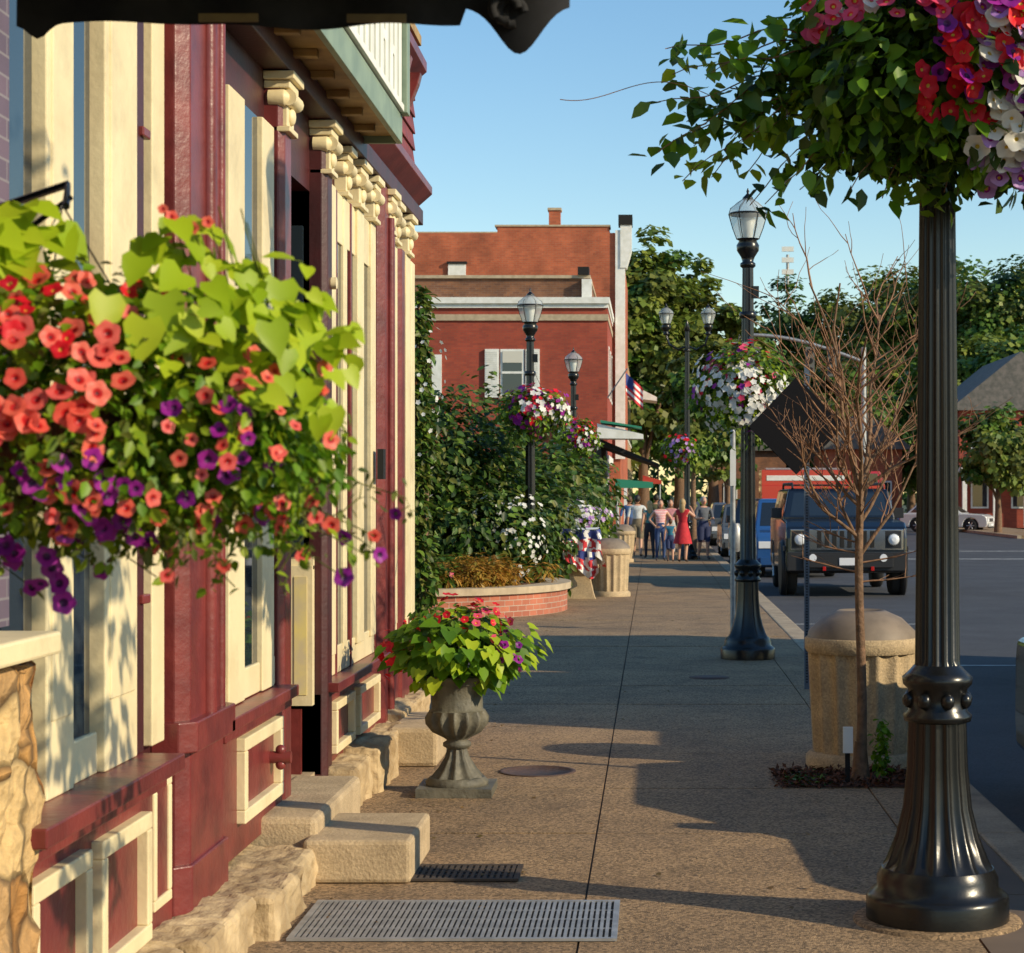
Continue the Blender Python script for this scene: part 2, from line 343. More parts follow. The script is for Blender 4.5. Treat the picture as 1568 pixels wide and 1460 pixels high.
# ---------------------------------------------------------------- storefront facade
S=empty('victorian_storefront')
XG=-1.887
b=MB()
b.box(-7,-1.93,-3,9.95,0,5.6,MAROOND); b.box(-7,-1.93,11.0,15.35,0,5.3,MAROOND); b.box(-7,-2.5,9.95,11.0,0,5.4,MAROOND)
b.box(-2.5,-1.93,9.95,11.0,3.5,5.3,MAROOND)
b.build('walls',S)
b=MB()
for y0,y1 in ((-1,5.95),(6.28,6.56),(8.32,9.7),(11.2,13.25),(13.9,15.2)):
    b.box(-1.928,XG,y0,y1,.86,3.6,WGLASS)
b.build('window_glass',S)
b=MB()
def pil(y0,y1,m,xf=-1.85,z0=.86,z1=3.9,xb=-1.928): b.box(xb,xf,y0,y1,z0,z1,m)
pil(5.98,6.26,CREAM); pil(6.62,7.03,CREAM); pil(7.30,7.48,CREAM,-1.865)
pil(6.02,6.22,CREAM,-1.843,1.1,3.8); pil(6.67,6.98,CREAM,-1.843,1.1,3.8)
pil(8.6,8.93,CREAM,-1.86,z1=3.6); pil(9.34,9.62,CREAM,-1.86,z1=3.6)
pil(8.36,8.42,CREAM,-1.87,z1=3.6)
for y0,y1,x in ((11.27,11.5,-1.86),(11.84,11.97,-1.868),(12.32,12.58,-1.855),(12.94,13.15,-1.86),(14.04,14.26,-1.86),(14.70,14.95,-1.85),(15.12,15.34,-1.865)): pil(y0,y1,CREAM,x,z1=3.6)
def panel(y0,y1,z0,z1,xf,fw=.06):
    b.box(xf-.03,xf+.02,y0,y1,z1-fw,z1,CREAM); b.box(xf-.03,xf+.02,y0,y1,z0,z0+fw,CREAM)
    b.box(xf-.03,xf+.02,y0,y0+fw,z0+fw,z1-fw,CREAM); b.box(xf-.03,xf+.02,y1-fw,y1,z0+fw,z1-fw,CREAM)
panel(5.7,6.3,.2,.66,-1.82); panel(6.42,7.05,.2,.66,-1.82); panel(7.2,7.46,.26,.74,-1.85,.04); panel(8.66,9.56,.34,.72,-1.82); panel(11.3,12.0,.3,.6,-1.84,.05); panel(12.2,13.1,.3,.6,-1.84,.05)
for y0,y1 in ((5.4,5.94),(6.29,6.60),(8.43,8.59),(8.94,9.33),(9.63,9.7)): b.box(-1.928,-1.872,y0,y1,.86,1.0,CREAM)
for y0,y1 in ((11.2,13.2),(13.9,15.2)): b.box(-1.928,-1.875,y0,y1,.737,.9,CREAM); b.box(-1.928,-1.875,y0,y1,3.3,3.597,CREAM)
b.build('cream_trim',S,bevel=.006)
b=MB()
b.box(-2.0,-1.84,5.6,7.5,.12,.80,MAROON); b.box(-2.0,-1.84,8.3,9.72,.2,.80,MAROON); b.box(-2.0,-1.86,11.0,15.3,.22,.68,MAROON)
b.box(-2.0,-1.70,5.5,7.12,.80,.86,MAROON); b.box(-2.0,-1.76,8.2,9.74,.80,.855,MAROON); b.box(-2.0,-1.77,11.05,13.25,.68,.735,MAROON); b.box(-2.0,-1.79,13.9,15.3,.68,.73,MAROON)
b.box(-2.0,-1.76,5.5,7.10,.74,.797,MAROON); b.box(-2.0,-1.79,8.22,9.72,.75,.797,MAROON)
b.box(-1.94,-1.86,7.04,7.16,.86,3.9,MAROOND); 
for z in (1.4,2.4,3.1): b.box(-1.9,-1.845,7.10,7.2,z,z+.035,MAROON)
def col(y0,y1,xf,xb,z0,z1,m,ch=.06):
    b.prism([(xb,y0),(xf-ch,y0),(xf,y0+ch),(xf,y1-ch),(xf-ch,y1),(xb,y1)],z0,z1,m,'z')
col(7.58,8.26,-1.80,-1.93,.17,4.0,MAROON,.05); col(7.52,8.32,-1.76,-1.93,.80,.92,MAROON,.06); col(7.54,8.30,-1.785,-1.93,.17,.36,MAROON,.06)
b.tube([(-1.845,7.62,.92),(-1.845,7.62,4.0)],.025,MAROON,8); b.tube([(-1.80,7.92,.92),(-1.80,7.92,4.0)],.038,MAROON,12); b.tube([(-1.805,8.16,.92),(-1.805,8.16,4.0)],.025,MAROON,10)
col(9.72,9.94,-1.83,-2.5,.17,3.9,MAROON,.03)
col(11.0,11.2,-1.83,-2.5,.17,3.9,MAROOND,.03)
col(13.27,13.88,-1.82,-1.93,.15,3.9,MAROON,.05); b.tube([(-1.81,13.5,.3),(-1.81,13.5,3.7)],.03,MAROON,8)
col(14.34,14.56,-1.84,-1.93,.2,3.6,MAROON,.03)
for y in (12.16,13.22,15.05,11.6): b.box(-1.93,-1.868,y-.05,y,.5,3.6,MAROON)
b.box(-2.1,-1.80,-1,15.34,3.903,4.02,MAROOND)
b.build('maroon_trim',S,bevel=.006)
b=MB()
for z in (.50,.57): b.sph((-1.79,9.42,z),.026,MAROON,10,6)
b.lathe([(.03,-.05),(.03,.05)],(-1.79,9.42,.535),MAROON,10,ax='x')
b.tube([(-1.8,11.1,2.0),(-1.76,11.1,2.0)],.03,DARK,8); b.box(-1.83,-1.79,13.0,13.12,1.9,2.1,DARK)
b.box(-1.9,-1.84,7.22,7.26,1.9,2.02,WHITE); b.tube([(-1.83,11.15,3.0),(-1.80,11.15,3.0)],.035,CREAM,10)
b.build('hardware',S)
b=MB()
def capital(y0,y1,xf,z=3.9,h=.27):
    xb=-1.93
    b.box(xb,xf+.055,y0-.05,y1+.05,z-.045,z-.003,CREAM); b.box(xb,xf+.03,y0-.03,y1+.03,z-.085,z-.048,CREAM)
    b.box(xb,xf+.012,y0,y1,z-h,z-.088,CREAM); b.box(xb,xf+.03,y0-.02,y1+.02,z-h-.03,z-h-.002,CREAM)
    for yy in (y0,y1): 
        b.lathe([(.042,-.08),(.045,0),(.02,.025)],(xf+.0,yy,z-.13),CREAM,14,ax='x')
    b.lathe([(.04,-.015),(.04,y1-y0+.015)],(xf+.02,y0,z-.13),CREAM,12,ax='y')
    b.sph((xf+.015,(y0+y1)/2,z-.21),(.025,.045,.045),CREAM,8,6)
for y0,y1,x in ((9.74,9.92,-1.83),(11.02,11.18,-1.83),(11.84,11.96,-1.865),(12.3,12.55,-1.855),(12.94,13.12,-1.855),(13.5,13.7,-1.82),(14.05,14.24,-1.855),(14.72,14.93,-1.85)):
    capital(y0,y1,x)
b.build('capitals',S,bevel=.008)
b=MB()
b.box(-2.2,-1.60,-1,12.2,4.03,4.06,WOOD)
for i in range(24): b.box(-2.1,-1.68,.3+i*.5,.36+i*.5,3.99,4.03,WOOD)
b.box(-1.60,-1.565,-1,12.23,3.985,4.16,GREEN); b.box(-2.2,-1.60,12.2,12.23,3.985,4.16,GREEN)
b.box(-1.62,-1.58,-1,12.2,4.16,4.9,GREEN)
yy=4.0
while yy<12.1:
    b.box(-1.578,-1.552,yy,yy+.10,4.22,4.72,WHITE); yy+=.2
yy=4.1
while yy<12.1:
    b.box(-1.578,-1.556,yy-.02,yy+.14,4.44,4.5,WHITE); yy+=.4
b.box(-1.58,-1.53,-1,12.22,4.72,4.80,WHITE); b.box(-1.58,-1.54,-1,12.2,4.165,4.21,WHITE)
b.box(-1.60,-1.52,12.12,12.25,4.16,4.95,GREEN); b.box(-2.2,-1.50,-1,12.28,4.95,5.02,GREEN)
b.build('cornice_balcony',S,bevel=.005)
b=MB()
b.box(-2.3,-1.88,12.24,15.36,4.03,5.32,REDW)
for k in range(9):
    z=4.1+k*.13; b.prism([(-1.88,z),(-1.862,z),(-1.88,z+.12)],12.3,15.36,REDW,'y')
b.prism([(-1.9,4.02),(-1.74,4.16),(-1.74,4.22),(-1.9,4.25)],12.26,15.44,MAROON,'y')
b.prism([(-1.9,5.02),(-1.78,5.12),(-1.78,5.2),(-1.9,5.2)],12.26,15.42,MAROON,'y')
b.box(-2.3,-1.82,12.2,15.4,5.32,5.40,WOOD)
for y in (12.6,13.2,13.8,14.4,15.0): b.prism([(-1.88,4.75),(-1.80,4.95),(-1.78,5.03),(-1.88,5.03)],y,y+.12,MAROON,'y')
b.build('upper_storey',S,bevel=.006)
b=MB()
b.box(-2.5,-2.46,10.1,10.9,.25,3.4,MAROON); b.box(-2.46,-2.455,10.25,10.75,1.0,2.3,WGLASS)
b.box(-2.4,-1.96,10.94,10.99,1.45,3.3,WGLASS); b.box(-2.45,-1.9,10.95,10.995,1.38,1.45,CREAM)
b.box(-2.03,-1.90,10.92,10.992,.62,1.40,CREAM); b.box(-2.0,-1.93,10.915,10.925,.68,1.34,mat('notice_board',(.75,.62,.22),.5,(.6,.5,.3),9))
b.box(-2.5,-1.96,10.90,10.94,.24,.60,MAROON)
b.box(-2.5,-1.9,9.95,11.0,.0,.24,STEP)
b.build('entrance_door',S)
def rock(name,boxes,m,st=.06,sz=.25,par=S,lv=4,bev=.02):
    b=MB()
    for q in boxes: b.box(*q,m)
    o=b.build(name,par,bevel=bev)
    su=o.modifiers.new('s','SUBSURF'); su.subdivision_type='SIMPLE'; su.levels=su.render_levels=lv
    tx=bpy.data.textures.new(name,'CLOUDS'); tx.noise_scale=sz
    d=o.modifiers.new('d','DISPLACE'); d.texture=tx; d.strength=st; d.texture_coords='GLOBAL'; return o
bx=[]; y=5.9
for L_,x in ((1.1,-1.66),(.9,-1.60),(.7,-1.52),(.55,-1.56)):
    bx.append((-2.1,x,y,y+L_-.012,-.05,.18+random.uniform(-.01,.02))); y+=L_
y=11.05
for L_,x in ((.7,-1.68),(.8,-1.64),(.9,-1.68),(.9,-1.70),(.8,-1.72)):
    bx.append((-2.1,x,y,y+L_-.012,-.05,.28+random.uniform(-.04,.05))); y+=L_
rock('stone_foundation',bx,STONE,.065,.16,lv=5,bev=.03)
rock('stone_pier',[(-2.3,-1.76,4.2,5.62,-.05,1.32)],VENEER,.09,.12,lv=5)
b=MB(); b.box(-2.3,-1.69,4.1,5.60,1.345,1.41,CREAM); b.build('pier_cap',S,bevel=.01)
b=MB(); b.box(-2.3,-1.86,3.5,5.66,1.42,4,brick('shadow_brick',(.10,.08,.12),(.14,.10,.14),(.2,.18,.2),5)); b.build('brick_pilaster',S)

b=MB(); b.box(-1.62,-1.12,9.05,9.85,.0,.2,STEP); o=b.build('stone_step',bevel=.02)
b=MB(); b.box(-1.95,-1.58,9.2,10.6,.0,.28,STEP); b.build('stone_step',bevel=.03)
b=MB(); b.box(-1.75,-1.42,12.9,13.9,.0,.26,STEP); b.build('stone_step',bevel=.03)

# ---------------------------------------------------------------- awning overhead
b=MB()
A=empty('black_awning')
b.add([(-1.9,1.2,3.5),(-.17,1.2,2.87),(-.17,4.0,2.87),(-1.9,4.0,3.5)],[(0,1,2,3)],FABRIC)
n=90; v=[];f=[]
for i in range(n+1):
    t=i/n; x=-1.30+1.13*t
    zb=2.758+.006*math.sin(t*9)+.004*math.sin(t*23)
    if t<.12: zb-=.030*math.exp(-((t-.035)/.022)**2)
    if t>.80: zb=2.80-.105*math.exp(-((t-.91)/.055)**2)
    yy=4.0+.02*math.sin(t*25)
    v+=[(x,yy,zb),(x,yy+.01,2.98 if t>.8 else 3.1)]
for i in range(n): f.append((2*i,2*i+2,2*i+3,2*i+1))
b.add(v,f,FABRIC,True)
for x0,x1,z in ((-.92,-.80,2.757),(-.62,-.50,2.756)): b.box(x0,x1,3.965,3.972,z,z+.016,HEM)
b.build('canopy_and_valance',A)
b=MB()
for k in range(4):
    a=[( -.30+.012*k+.026*math.cos(t*pi*2), 3.97+.015*k, 2.785+.026*math.sin(t*pi*2)-.004*k) for t in np.linspace(0,.8,14)]
    b.tube(a,.009,FABRIC,8)
b.build('rolled_fabric_end',A)

# ---------------------------------------------------------------- lamps
def lamp(name,x,y,H=5.1,double=False,hi=False):
    E=empty(name,(x,y,0)); b=MB(); sg=128 if hi else 64; fl_=16 if hi else 8
    b.lathe([(.30,0),(.30,.10),(.295,.115),(.285,.125),(.255,.15),(.255,.19),(.235,.23)],(x,y,0),BLACK,48)
    b.lathe([(.235,.225),(.215,.26),(.175,.36),(.145,.48),(.128,.65),(.122,.84)],(x,y,0),BLACK,sg,(fl_,.10,.26,.9))
    b.lathe([(.122,.84),(.14,.845),(.145,.87),(.125,.89),(.125,.98),(.145,1.0),(.148,1.03),(.125,1.05),(.098,1.08)],(x,y,0),BLACK,32)
    for i in range(8):
        a=2*pi*i/8+.2; b.sph((x+.125*math.cos(a),y+.125*math.sin(a),.935),(.03,.03,.035),BLACK,10,6)
    top=H-.82
    b.lathe([(.096,1.07)]+[(.094-.03*t,1.1+(top-1.1)*t) for t in np.linspace(0,1,6)],(x,y,0),BLACK,sg,(fl_,.14,1.08,top))
    def head(hx,z0):
        b.lathe([(.062,z0),(.085,z0+.02),(.085,z0+.05),(.06,z0+.07),(.075,z0+.12),(.12,z0+.19),(.125,z0+.25),(.095,z0+.30),(.13,z0+.32)],(hx,y,0),BLACK,24)
        g=MB(); zg=z0+.32
        g.lathe([(.12,zg),(.165,zg+.12),(.205,zg+.26),(.205,zg+.27)],(hx,y,0),LG,24,caps=False)
        g.lathe([(.205,zg+.28),(.19,zg+.33),(.12,zg+.40),(.05,zg+.44)],(hx,y,0),LG,24,caps=False)
        g.lathe([(.05,zg),(.06,zg+.1),(.09,zg+.22),(.03,zg+.24)],(hx,y,0),LDIFF,16)
        g.build('lantern_glass',E)
        b.lathe([(.208,zg+.262),(.216,zg+.27),(.208,zg+.282)],(hx,y,0),BLACK,24)
        for i in range(6):
            a=2*pi*i/6; c,s_=math.cos(a),math.sin(a)
            b.tube([(hx+.122*c,y+.122*s_,zg),(hx+.168*c,y+.168*s_,zg+.12),(hx+.21*c,y+.21*s_,zg+.27)],.005,BLACK,4)
            b.tube([(hx+.208*c,y+.208*s_,zg+.275),(hx+.19*c,y+.19*s_,zg+.335),(hx+.05*c,y+.05*s_,zg+.44)],.004,BLACK,4)
        b.lathe([(.055,zg+.43),(.06,zg+.45),(.03,zg+.48),(.012,zg+.50),(.018,zg+.52),(.003,zg+.56)],(hx,y,0),BLACK,12)
    if double:
        for s_ in (-1,1):
            b.tube([(x,y,top-.4),(x+s_*.25,y,top-.5),(x+s_*.5,y,top-.35),(x+s_*.58,y,top-.1)],.03,BLACK,8); head(x+s_*.58,top-.1)
        b.lathe([(.06,top),(.09,top+.03),(.01,top+.3)],(x,y,0),BLACK,12)
    else:
        head(x,top); b.box(x+.05,x+.12,y-.04,y+.04,top-.33,top-.2,BLACK)
    b.lathe([(.085,top-.55),(.095,top-.53),(.095,top-.5),(.08,top-.48)],(x,y,0),BLACK,20)
    for s_ in (-1,1):
        b.tube([(x,y,3.35 if not hi else 4.1),(x,y+s_*.25,3.5 if not hi else 4.25),(x,y+s_*.5,3.4 if not hi else 4.2)],.014,BLACK,6)
    b.build('pole_and_lantern_frame',E); return E
lamp('street_lamp',1.20,8.27,5.1,hi=True)
b=MB(); b.lathe([(.36,-.01),(.35,.012),(.3,.016)],(1.2,8.27,0),SIDEW,32); b.build('lamp_footing')
lamp('street_lamp',1.04,21.5); lamp('street_lamp',-2.0,31.9); lamp('street_lamp',-1.82,44.8); lamp('street_lamp',.94,54,7.1,True)

# ---------------------------------------------------------------- flower baskets
Lm=leafT(L_MID); Ld=leafT(L_DARK); Lb=leafT(L_BRIGHT,.34); Ll=leafT(L_LIME,heart=True); Lo=leafT(L_OLIVE,.25); Ly=leafT(L_LIMED,.3)
Pc=petT(F_CORAL,F_CORALI,F_THROAT,.40); Pp=petT(F_PURP,F_PURPI,F_PURPI); Pr=petT(F_RED,F_RED,F_YEL); Pw=petT(F_WHITE,F_WHITE,F_YEL); Pk=petT(F_PINK,F_RED,F_YEL); Pl=petT(F_LAV,F_PURP,F_YEL)
q5={k:pet5(m) for k,m in dict(r=F_RED,w=F_WHITE,p=F_PURP,k=F_PINK,l=F_LAV,y=F_YEL,c=F_CORAL).items()}
def basket(name,c,r,nl,ls,flw,fs):
    E=empty(name,c); b=MB(); x,y,z=c
    b.lathe([(.06,z-r[2]*.5),(r[0]*.45,z-r[2]*.3),(r[0]*.55,z)],(x,y,0),SOIL,16)
    for a in (0,2.1,4.2): b.tube([(x+r[0]*.5*math.cos(a),y+r[0]*.5*math.sin(a),z),(x,y,z+.6)],.004,BLACK,4)
    b.build('pot_and_chains',E)
    items=[]
    P,D=shell(c,r,nl); h=nl//2
    items+= [leafy(P[:h],D[:h],ls,t=Lm), leafy(P[h:],D[h:],ls,t=Ly)]
    for i in range(9):
        a=rng.random()*2*pi; m=14; t=np.linspace(0,1,m)[:,None]
        P=np.array(c)+np.concatenate([r[0]*.85*np.cos(a)+0*t,r[1]*.85*np.sin(a)+0*t,-r[2]*(.5+t*.9)],1)+rng.normal(size=(m,3))*.03
        items.append(leafy(P,rdir(m),ls,t=Lm))
    for t_,n,lo,dirb in flw:
        P,D=shell(c,r,n*3,1.0,1.08)
        k=(D@np.array(dirb)+rng.normal(size=len(D))*.45).argsort()[-n:]
        items.append(fl(P[k],D[k],fs,t_))
    return scatter('foliage_and_flowers',items,E)
basket('hanging_flower_basket',(.93,21.1,2.92),(.44,.42,.44),2600,.07,[(q5['w'],280,0,(.2,-.8,-.1)),(q5['r'],70,0,(0,-.5,.8)),(q5['k'],35,0,(0,-.5,.7)),(q5['p'],30,0,(-.8,-.4,0))],.042)
basket('hanging_flower_basket',(-1.9,31.5,3.15),(.52,.45,.36),2000,.09,[(q5['r'],70,0,(0,-.6,.6)),(q5['p'],90,0,(-.1,-.8,-.2)),(q5['w'],130,0,(.9,-.4,-.2)),(q5['k'],40,0,(0,-.7,.4))],.05)
basket('hanging_flower_basket',(-1.72,44.4,3.05),(.46,.45,.42),1500,.10,[(q5['w'],90,0,(-.6,-.6,0)),(q5['r'],80,0,(.3,-.7,.3)),(q5['p'],40,0,(0,-.7,-.5))],.055)
basket('hanging_flower_basket',(.75,54,3.0),(.45,.45,.45),900,.12,[(q5['l'],50,0,(0,-.8,0)),(q5['r'],20,0,(0,-.7,.5))],.06)

# near big basket on first lamp
c=(1.42,8.1,3.72); E=empty('hanging_flower_basket',c)
items=[]
P,D=shell(c,(.72,.6,.60),5600,.5,1.05,nb=22,amp=.22); k=rng.random(len(P))
items+=[leafy(P[k<.3],D[k<.3],.075,t=Ld),leafy(P[(k>=.3)&(k<.8)],D[(k>=.3)&(k<.8)],.078,t=Lb),leafy(P[k>=.8],D[k>=.8],.05,t=Ly)]
P,D=shell((1.10,8.0,3.45),(.55,.45,.34),2600,.3,1.05,nb=16,amp=.25)
items+=[leafy(P[:1500],D[:1500],.082,t=Lb),leafy(P[1500:],D[1500:],.08,t=Ld)]
vb=MB()
def vine(p0,p1,sag,n=40,ls=.075,t=Lb):
    p0=np.array(p0);p1=np.array(p1); ts=np.linspace(0,1,n)
    pts=p0+(p1-p0)*ts[:,None]; pts[:,2]+=sag*4*ts*(1-ts)+.02*np.sin(ts*14+p1[0]*9); pts[:,1]+=.02*np.sin(ts*11+p1[2]*5)
    vb.tube([tuple(q) for q in pts[::3]],[.005*(1-.6*i/(n/3)) for i in range(len(pts[::3]))],TWIG,4)
    st=max(1,int(n*.12)); Q=pts[st:]+rng.normal(size=(n-st,3))*.026
    items.append(leafy(Q,rdir(len(Q))+np.array([0,-.5,0]),ls,t=t,ub=.7,jit=.5)); return pts
for i,(z1,x1) in enumerate(((3.64,.03),(3.56,.06),(3.46,.0),(3.28,.02),(3.16,.22),(3.34,.3),(3.55,.2),(3.22,.38),(3.60,.4),(3.40,.12),(3.12,.1),(3.24,.0),(3.3,.15))):
    vine((1.0,8.1,3.5+rng.random()*.2),(x1+.02,7.9+rng.random()*.3,z1-.05),.04+rng.random()*.06,46,.088,t=(Lb,Ly,Lm)[i%3])
for i in range(22):
    x1=.30+i*.065; vine((1.1+.02*i,8.0,3.45),(x1+.1,7.8+rng.random()*.4,2.98+.14*rng.random()),.08,34,.08,t=Lb if i%3 else Ld)
for i in range(9):
    x1=1.5+i*.06; vine((1.5,8.0,3.5),(x1,7.8+rng.random()*.3,3.05+.1*rng.random()),.03,22,.06,t=Lm)
ts=np.linspace(0,1,30); vb.tube([( .25-.63*t, 8.0, 3.42+.05*math.sin(t*5)+.04*t) for t in ts],.0018,TWIG,4)
vb.build('stems',E)
for tt,n,x0,x1,z0,z1,sz in ((Pr,70,1.08,1.62,3.42,4.1,.046),(Pr,26,1.0,1.40,3.25,3.6,.040),(Pk,70,.62,1.12,3.62,4.1,.038),(Pw,90,1.25,1.66,3.08,3.66,.047),(Pl,66,1.25,1.66,3.02,3.95,.042),(Pw,40,.72,1.3,3.68,4.1,.038),(Pp,40,1.05,1.6,3.2,3.95,.038),(Pr,50,1.6,2.1,3.3,4.1,.042),(Pw,60,1.6,2.1,3.1,4.1,.042)):
    X=x0+(x1-x0)*rng.random(n); Z=z0+(z1-z0)*rng.random(n); q=1-((X-c[0])/.84)**2-((Z-c[2])/.74)**2
    Y=c[1]-.64*np.sqrt(np.maximum(q,.02))-.03-.08*rng.random(n)
    P=np.stack([X,Y,Z],1); D=np.stack([(X-c[0])*.6+.25,-np.ones(n),(Z-c[2])*.6+.1],1); items.append(fl(P,D,sz,tt,j=.6))
scatter('foliage_and_flowers',items,E)
b=MB(); b.lathe([(.08,3.5),(.3,3.62),(.38,3.85)],(c[0],c[1],0),SOIL,20); b.tube([(1.2,8.27,4.3),(1.42,8.1,4.4),(1.42,8.1,3.8)],.012,BLACK,6); b.build('liner',E)

# foreground basket (left)
c=(-.98,3.25,1.93); E=empty('petunia_hanging_basket',c); items=[]; vb=MB()
P,D=shell(c,(.38,.32,.21),8500,.45,1.05,nb=26,amp=.25); k=rng.random(len(P))
items+=[leafy(P[k<.4],D[k<.4],.022,t=Lb),leafy(P[(k>=.4)&(k<.8)],D[(k>=.4)&(k<.8)],.024,t=Ly),leafy(P[k>=.8],D[k>=.8],.024,t=Lo)]
P,D=shell((-.72,3.2,1.88),(.21,.19,.14),3800,.3,1.05,nb=16,amp=.3)
items+=[leafy(P[:1700],D[:1700],.020,t=Ly),leafy(P[1700:],D[1700:],.020,t=Lb)]
def limes(c0,r,n,s):
    P,D=shell(c0,r,n,.5,1.1,nb=8); N=D*.35+rdir(n)*.5+np.array([.3,-.55,.5]); Y=DOWN*.7+np.array([.3,0,0])+rdir(n)*.7
    items.append((Ll,P,frames(N,Y),s*(.55+.8*rng.random(n))))
limes((-.76,3.12,2.10),(.19,.14,.09),95,.054); limes((-.62,3.12,2.04),(.10,.1,.13),60,.052); limes((-1.0,3.1,2.19),(.09,.1,.07),30,.066); limes((-.68,3.05,1.97),(.13,.08,.08),26,.042); limes((-1.06,3.05,2.12),(.14,.08,.10),22,.055)
limes((-.76,3.1,2.19),(.05,.05,.05),12,.055)
for p in ((-.50,2.03),(-.53,1.95),(-.72,2.20),(-.56,2.1),(-.70,1.9)):
    limes((p[0],3.12,p[1]),(.035,.04,.05),8,.045)
def front(t_,n,x0,x1,z0,z1,s,c0=c,r=(.42,.37,.25)):
    X=x0+(x1-x0)*rng.random(n); Z=z0+(z1-z0)*rng.random(n); q=1-((X-c0[0])/r[0])**2-((Z-c0[2])/r[2])**2
    Y=c0[1]-r[1]*np.sqrt(np.maximum(q,.03))-.02*rng.random(n)+.005; P=np.stack([X,Y,Z],1)
    D=np.stack([(X-c0[0])*1.5+.2,-np.ones(n),(Z-c0[2])*2+.2],1); items.append(fl(P,D,s,t_,j=.55))
front(Pc,44,-1.12,-.78,1.90,2.08,.0190); front(Pc,34,-1.12,-.82,1.79,1.95,.0190); front(Pc,10,-1.1,-.78,2.06,2.16,.019); front(Pr,12,-1.0,-.74,1.98,2.14,.016)
front(Pc,18,-.74,-.52,1.9,2.02,.014,(-.72,3.2,1.9),(.24,.22,.16)); front(Pc,20,-.74,-.50,1.74,1.9,.0135,(-.72,3.2,1.9),(.24,.22,.16)); front(Pc,14,-.98,-.6,1.73,1.8,.014)
front(Pp,18,-1.12,-.92,1.70,1.84,.021); front(Pp,24,-.92,-.6,1.72,1.86,.0165); front(Pp,6,-.8,-.5,1.82,1.95,.014,(-.72,3.2,1.9),(.24,.22,.16)); front(Pp,8,-1.1,-.95,1.62,1.72,.018)
for i in range(40):
    x0=-1.2+.72*rng.random(); L_=.05+.13*rng.random(); n=16; ts=np.linspace(0,1,n)
    y0=3.0+.4*rng.random(); z0=1.80+.04*rng.random()
    pts=np.stack([x0+.04*np.sin(ts*5+i)+.05*ts,y0+0*ts,z0-L_*ts],1)
    vb.tube([tuple(q) for q in pts[::3]],.0012,L_OLIVE,4); items.append(leafy(pts+rng.normal(size=pts.shape)*.012,rdir(n),.020,t=Lo if i%2 else Ly))
    if i%2: items.append(fl(pts[-1:],np.array([[.1,-.8,-.2]]),.015,Pp if i%4==1 else Pc))
for i in range(8):
    x0=-.85+.2*rng.random(); zt=2.2+.06*rng.random(); vb.tube([(x0,3.2,2.0),(x0+.03,3.18,2.12),(x0+.01,3.1,zt)],.0012,L_OLIVE,4)
    if i<4: items.append(fl(np.array([[x0+.01,3.09,zt]]),np.array([[.1,-.8,.2]]),.010,Pc))
scatter('foliage_and_flowers',items,E)
b=vb; b.lathe([(.1,1.78),(.2,1.85),(.24,1.95)],(c[0]-.03,c[1],0),SOIL,20)
b.tube([(-1.86,3.6,2.14),(-1.5,3.5,2.20),(-1.0,3.35,2.33),(-.98,3.27,2.28)],.007,BLACK,6); b.tube([(-1.86,3.6,1.85),(-1.3,3.45,2.12),(-.98,3.3,2.30)],.005,BLACK,6)
for a in (0,2.1,4.2): b.tube([(c[0]+.2*math.cos(a),c[1]+.2*math.sin(a),1.95),(c[0],c[1],2.28)],.0016,BLACK,4)
b.build('bracket_stems_pot',E)

# ---------------------------------------------------------------- urn planter
ux,uy=-1.18,11.8; E=empty('urn_planter',(ux,uy,0))
b=MB(); b.box(ux-.225,ux+.225,uy-.225,uy+.225,0,.055,LEADU)
b.lathe([(.185,.055),(.19,.075),(.165,.10)],(ux,uy,0),LEADU,48)
b.lathe([(.165,.10),(.12,.15),(.075,.22),(.06,.27)],(ux,uy,0),LEADU,80,(10,.2,.1,.27))
b.lathe([(.06,.27),(.085,.285),(.085,.305),(.06,.32),(.08,.335)],(ux,uy,0),LEADU,36)
b.lathe([(.08,.335),(.15,.37),(.19,.42),(.195,.46),(.17,.50)],(ux,uy,0),LEADU,112,(14,.2,.34,.49))
b.lathe([(.17,.50),(.155,.51),(.158,.62),(.175,.67),(.2,.69),(.205,.71),(.19,.715),(.18,.66)],(ux,uy,0),LEADU,80,(10,.06,.52,.64))
b.build('urn',E)
items=[]; P,D=shell((ux,uy,.86),(.40,.36,.22),500,.3,1.05,nb=12); N=D*.4+rdir(500)*.35+np.array([.2,-.3,.8]); Y=DOWN*.6+D*.9+rdir(500)*.3
items.append((leafT(L_BRIGHT,heart=True),P,frames(N,Y),.09*(.7+.6*rng.random(500))))
P,D=shell((ux+.05,uy,.86),(.42,.36,.22),160,.7,1.05); N=D*.4+rdir(160)*.3+np.array([.3,-.3,.8]); Y=DOWN*.6+D*.9+rdir(160)*.3
items.append((Ll,P,frames(N,Y),.08*(.7+.6*rng.random(160))))
P,D=shell((ux,uy,1.0),(.28,.24,.15),500,.3,1.05); items.append(leafy(P,D,.05,t=Lm))
for tt,n,c0,r in ((Pr,60,(ux,uy,1.02),(.29,.24,.14)),(Pk,26,(ux+.05,uy,1.0),(.3,.24,.14)),(Pp,20,(ux+.34,uy-.05,.82),(.14,.2,.14)),(q5['r'],40,(ux-.38,uy,.84),(.09,.15,.13))):
    P,D=shell(c0,r,n,.95,1.08); items.append(fl(P,D,.027,tt))
scatter('plants',items,E)

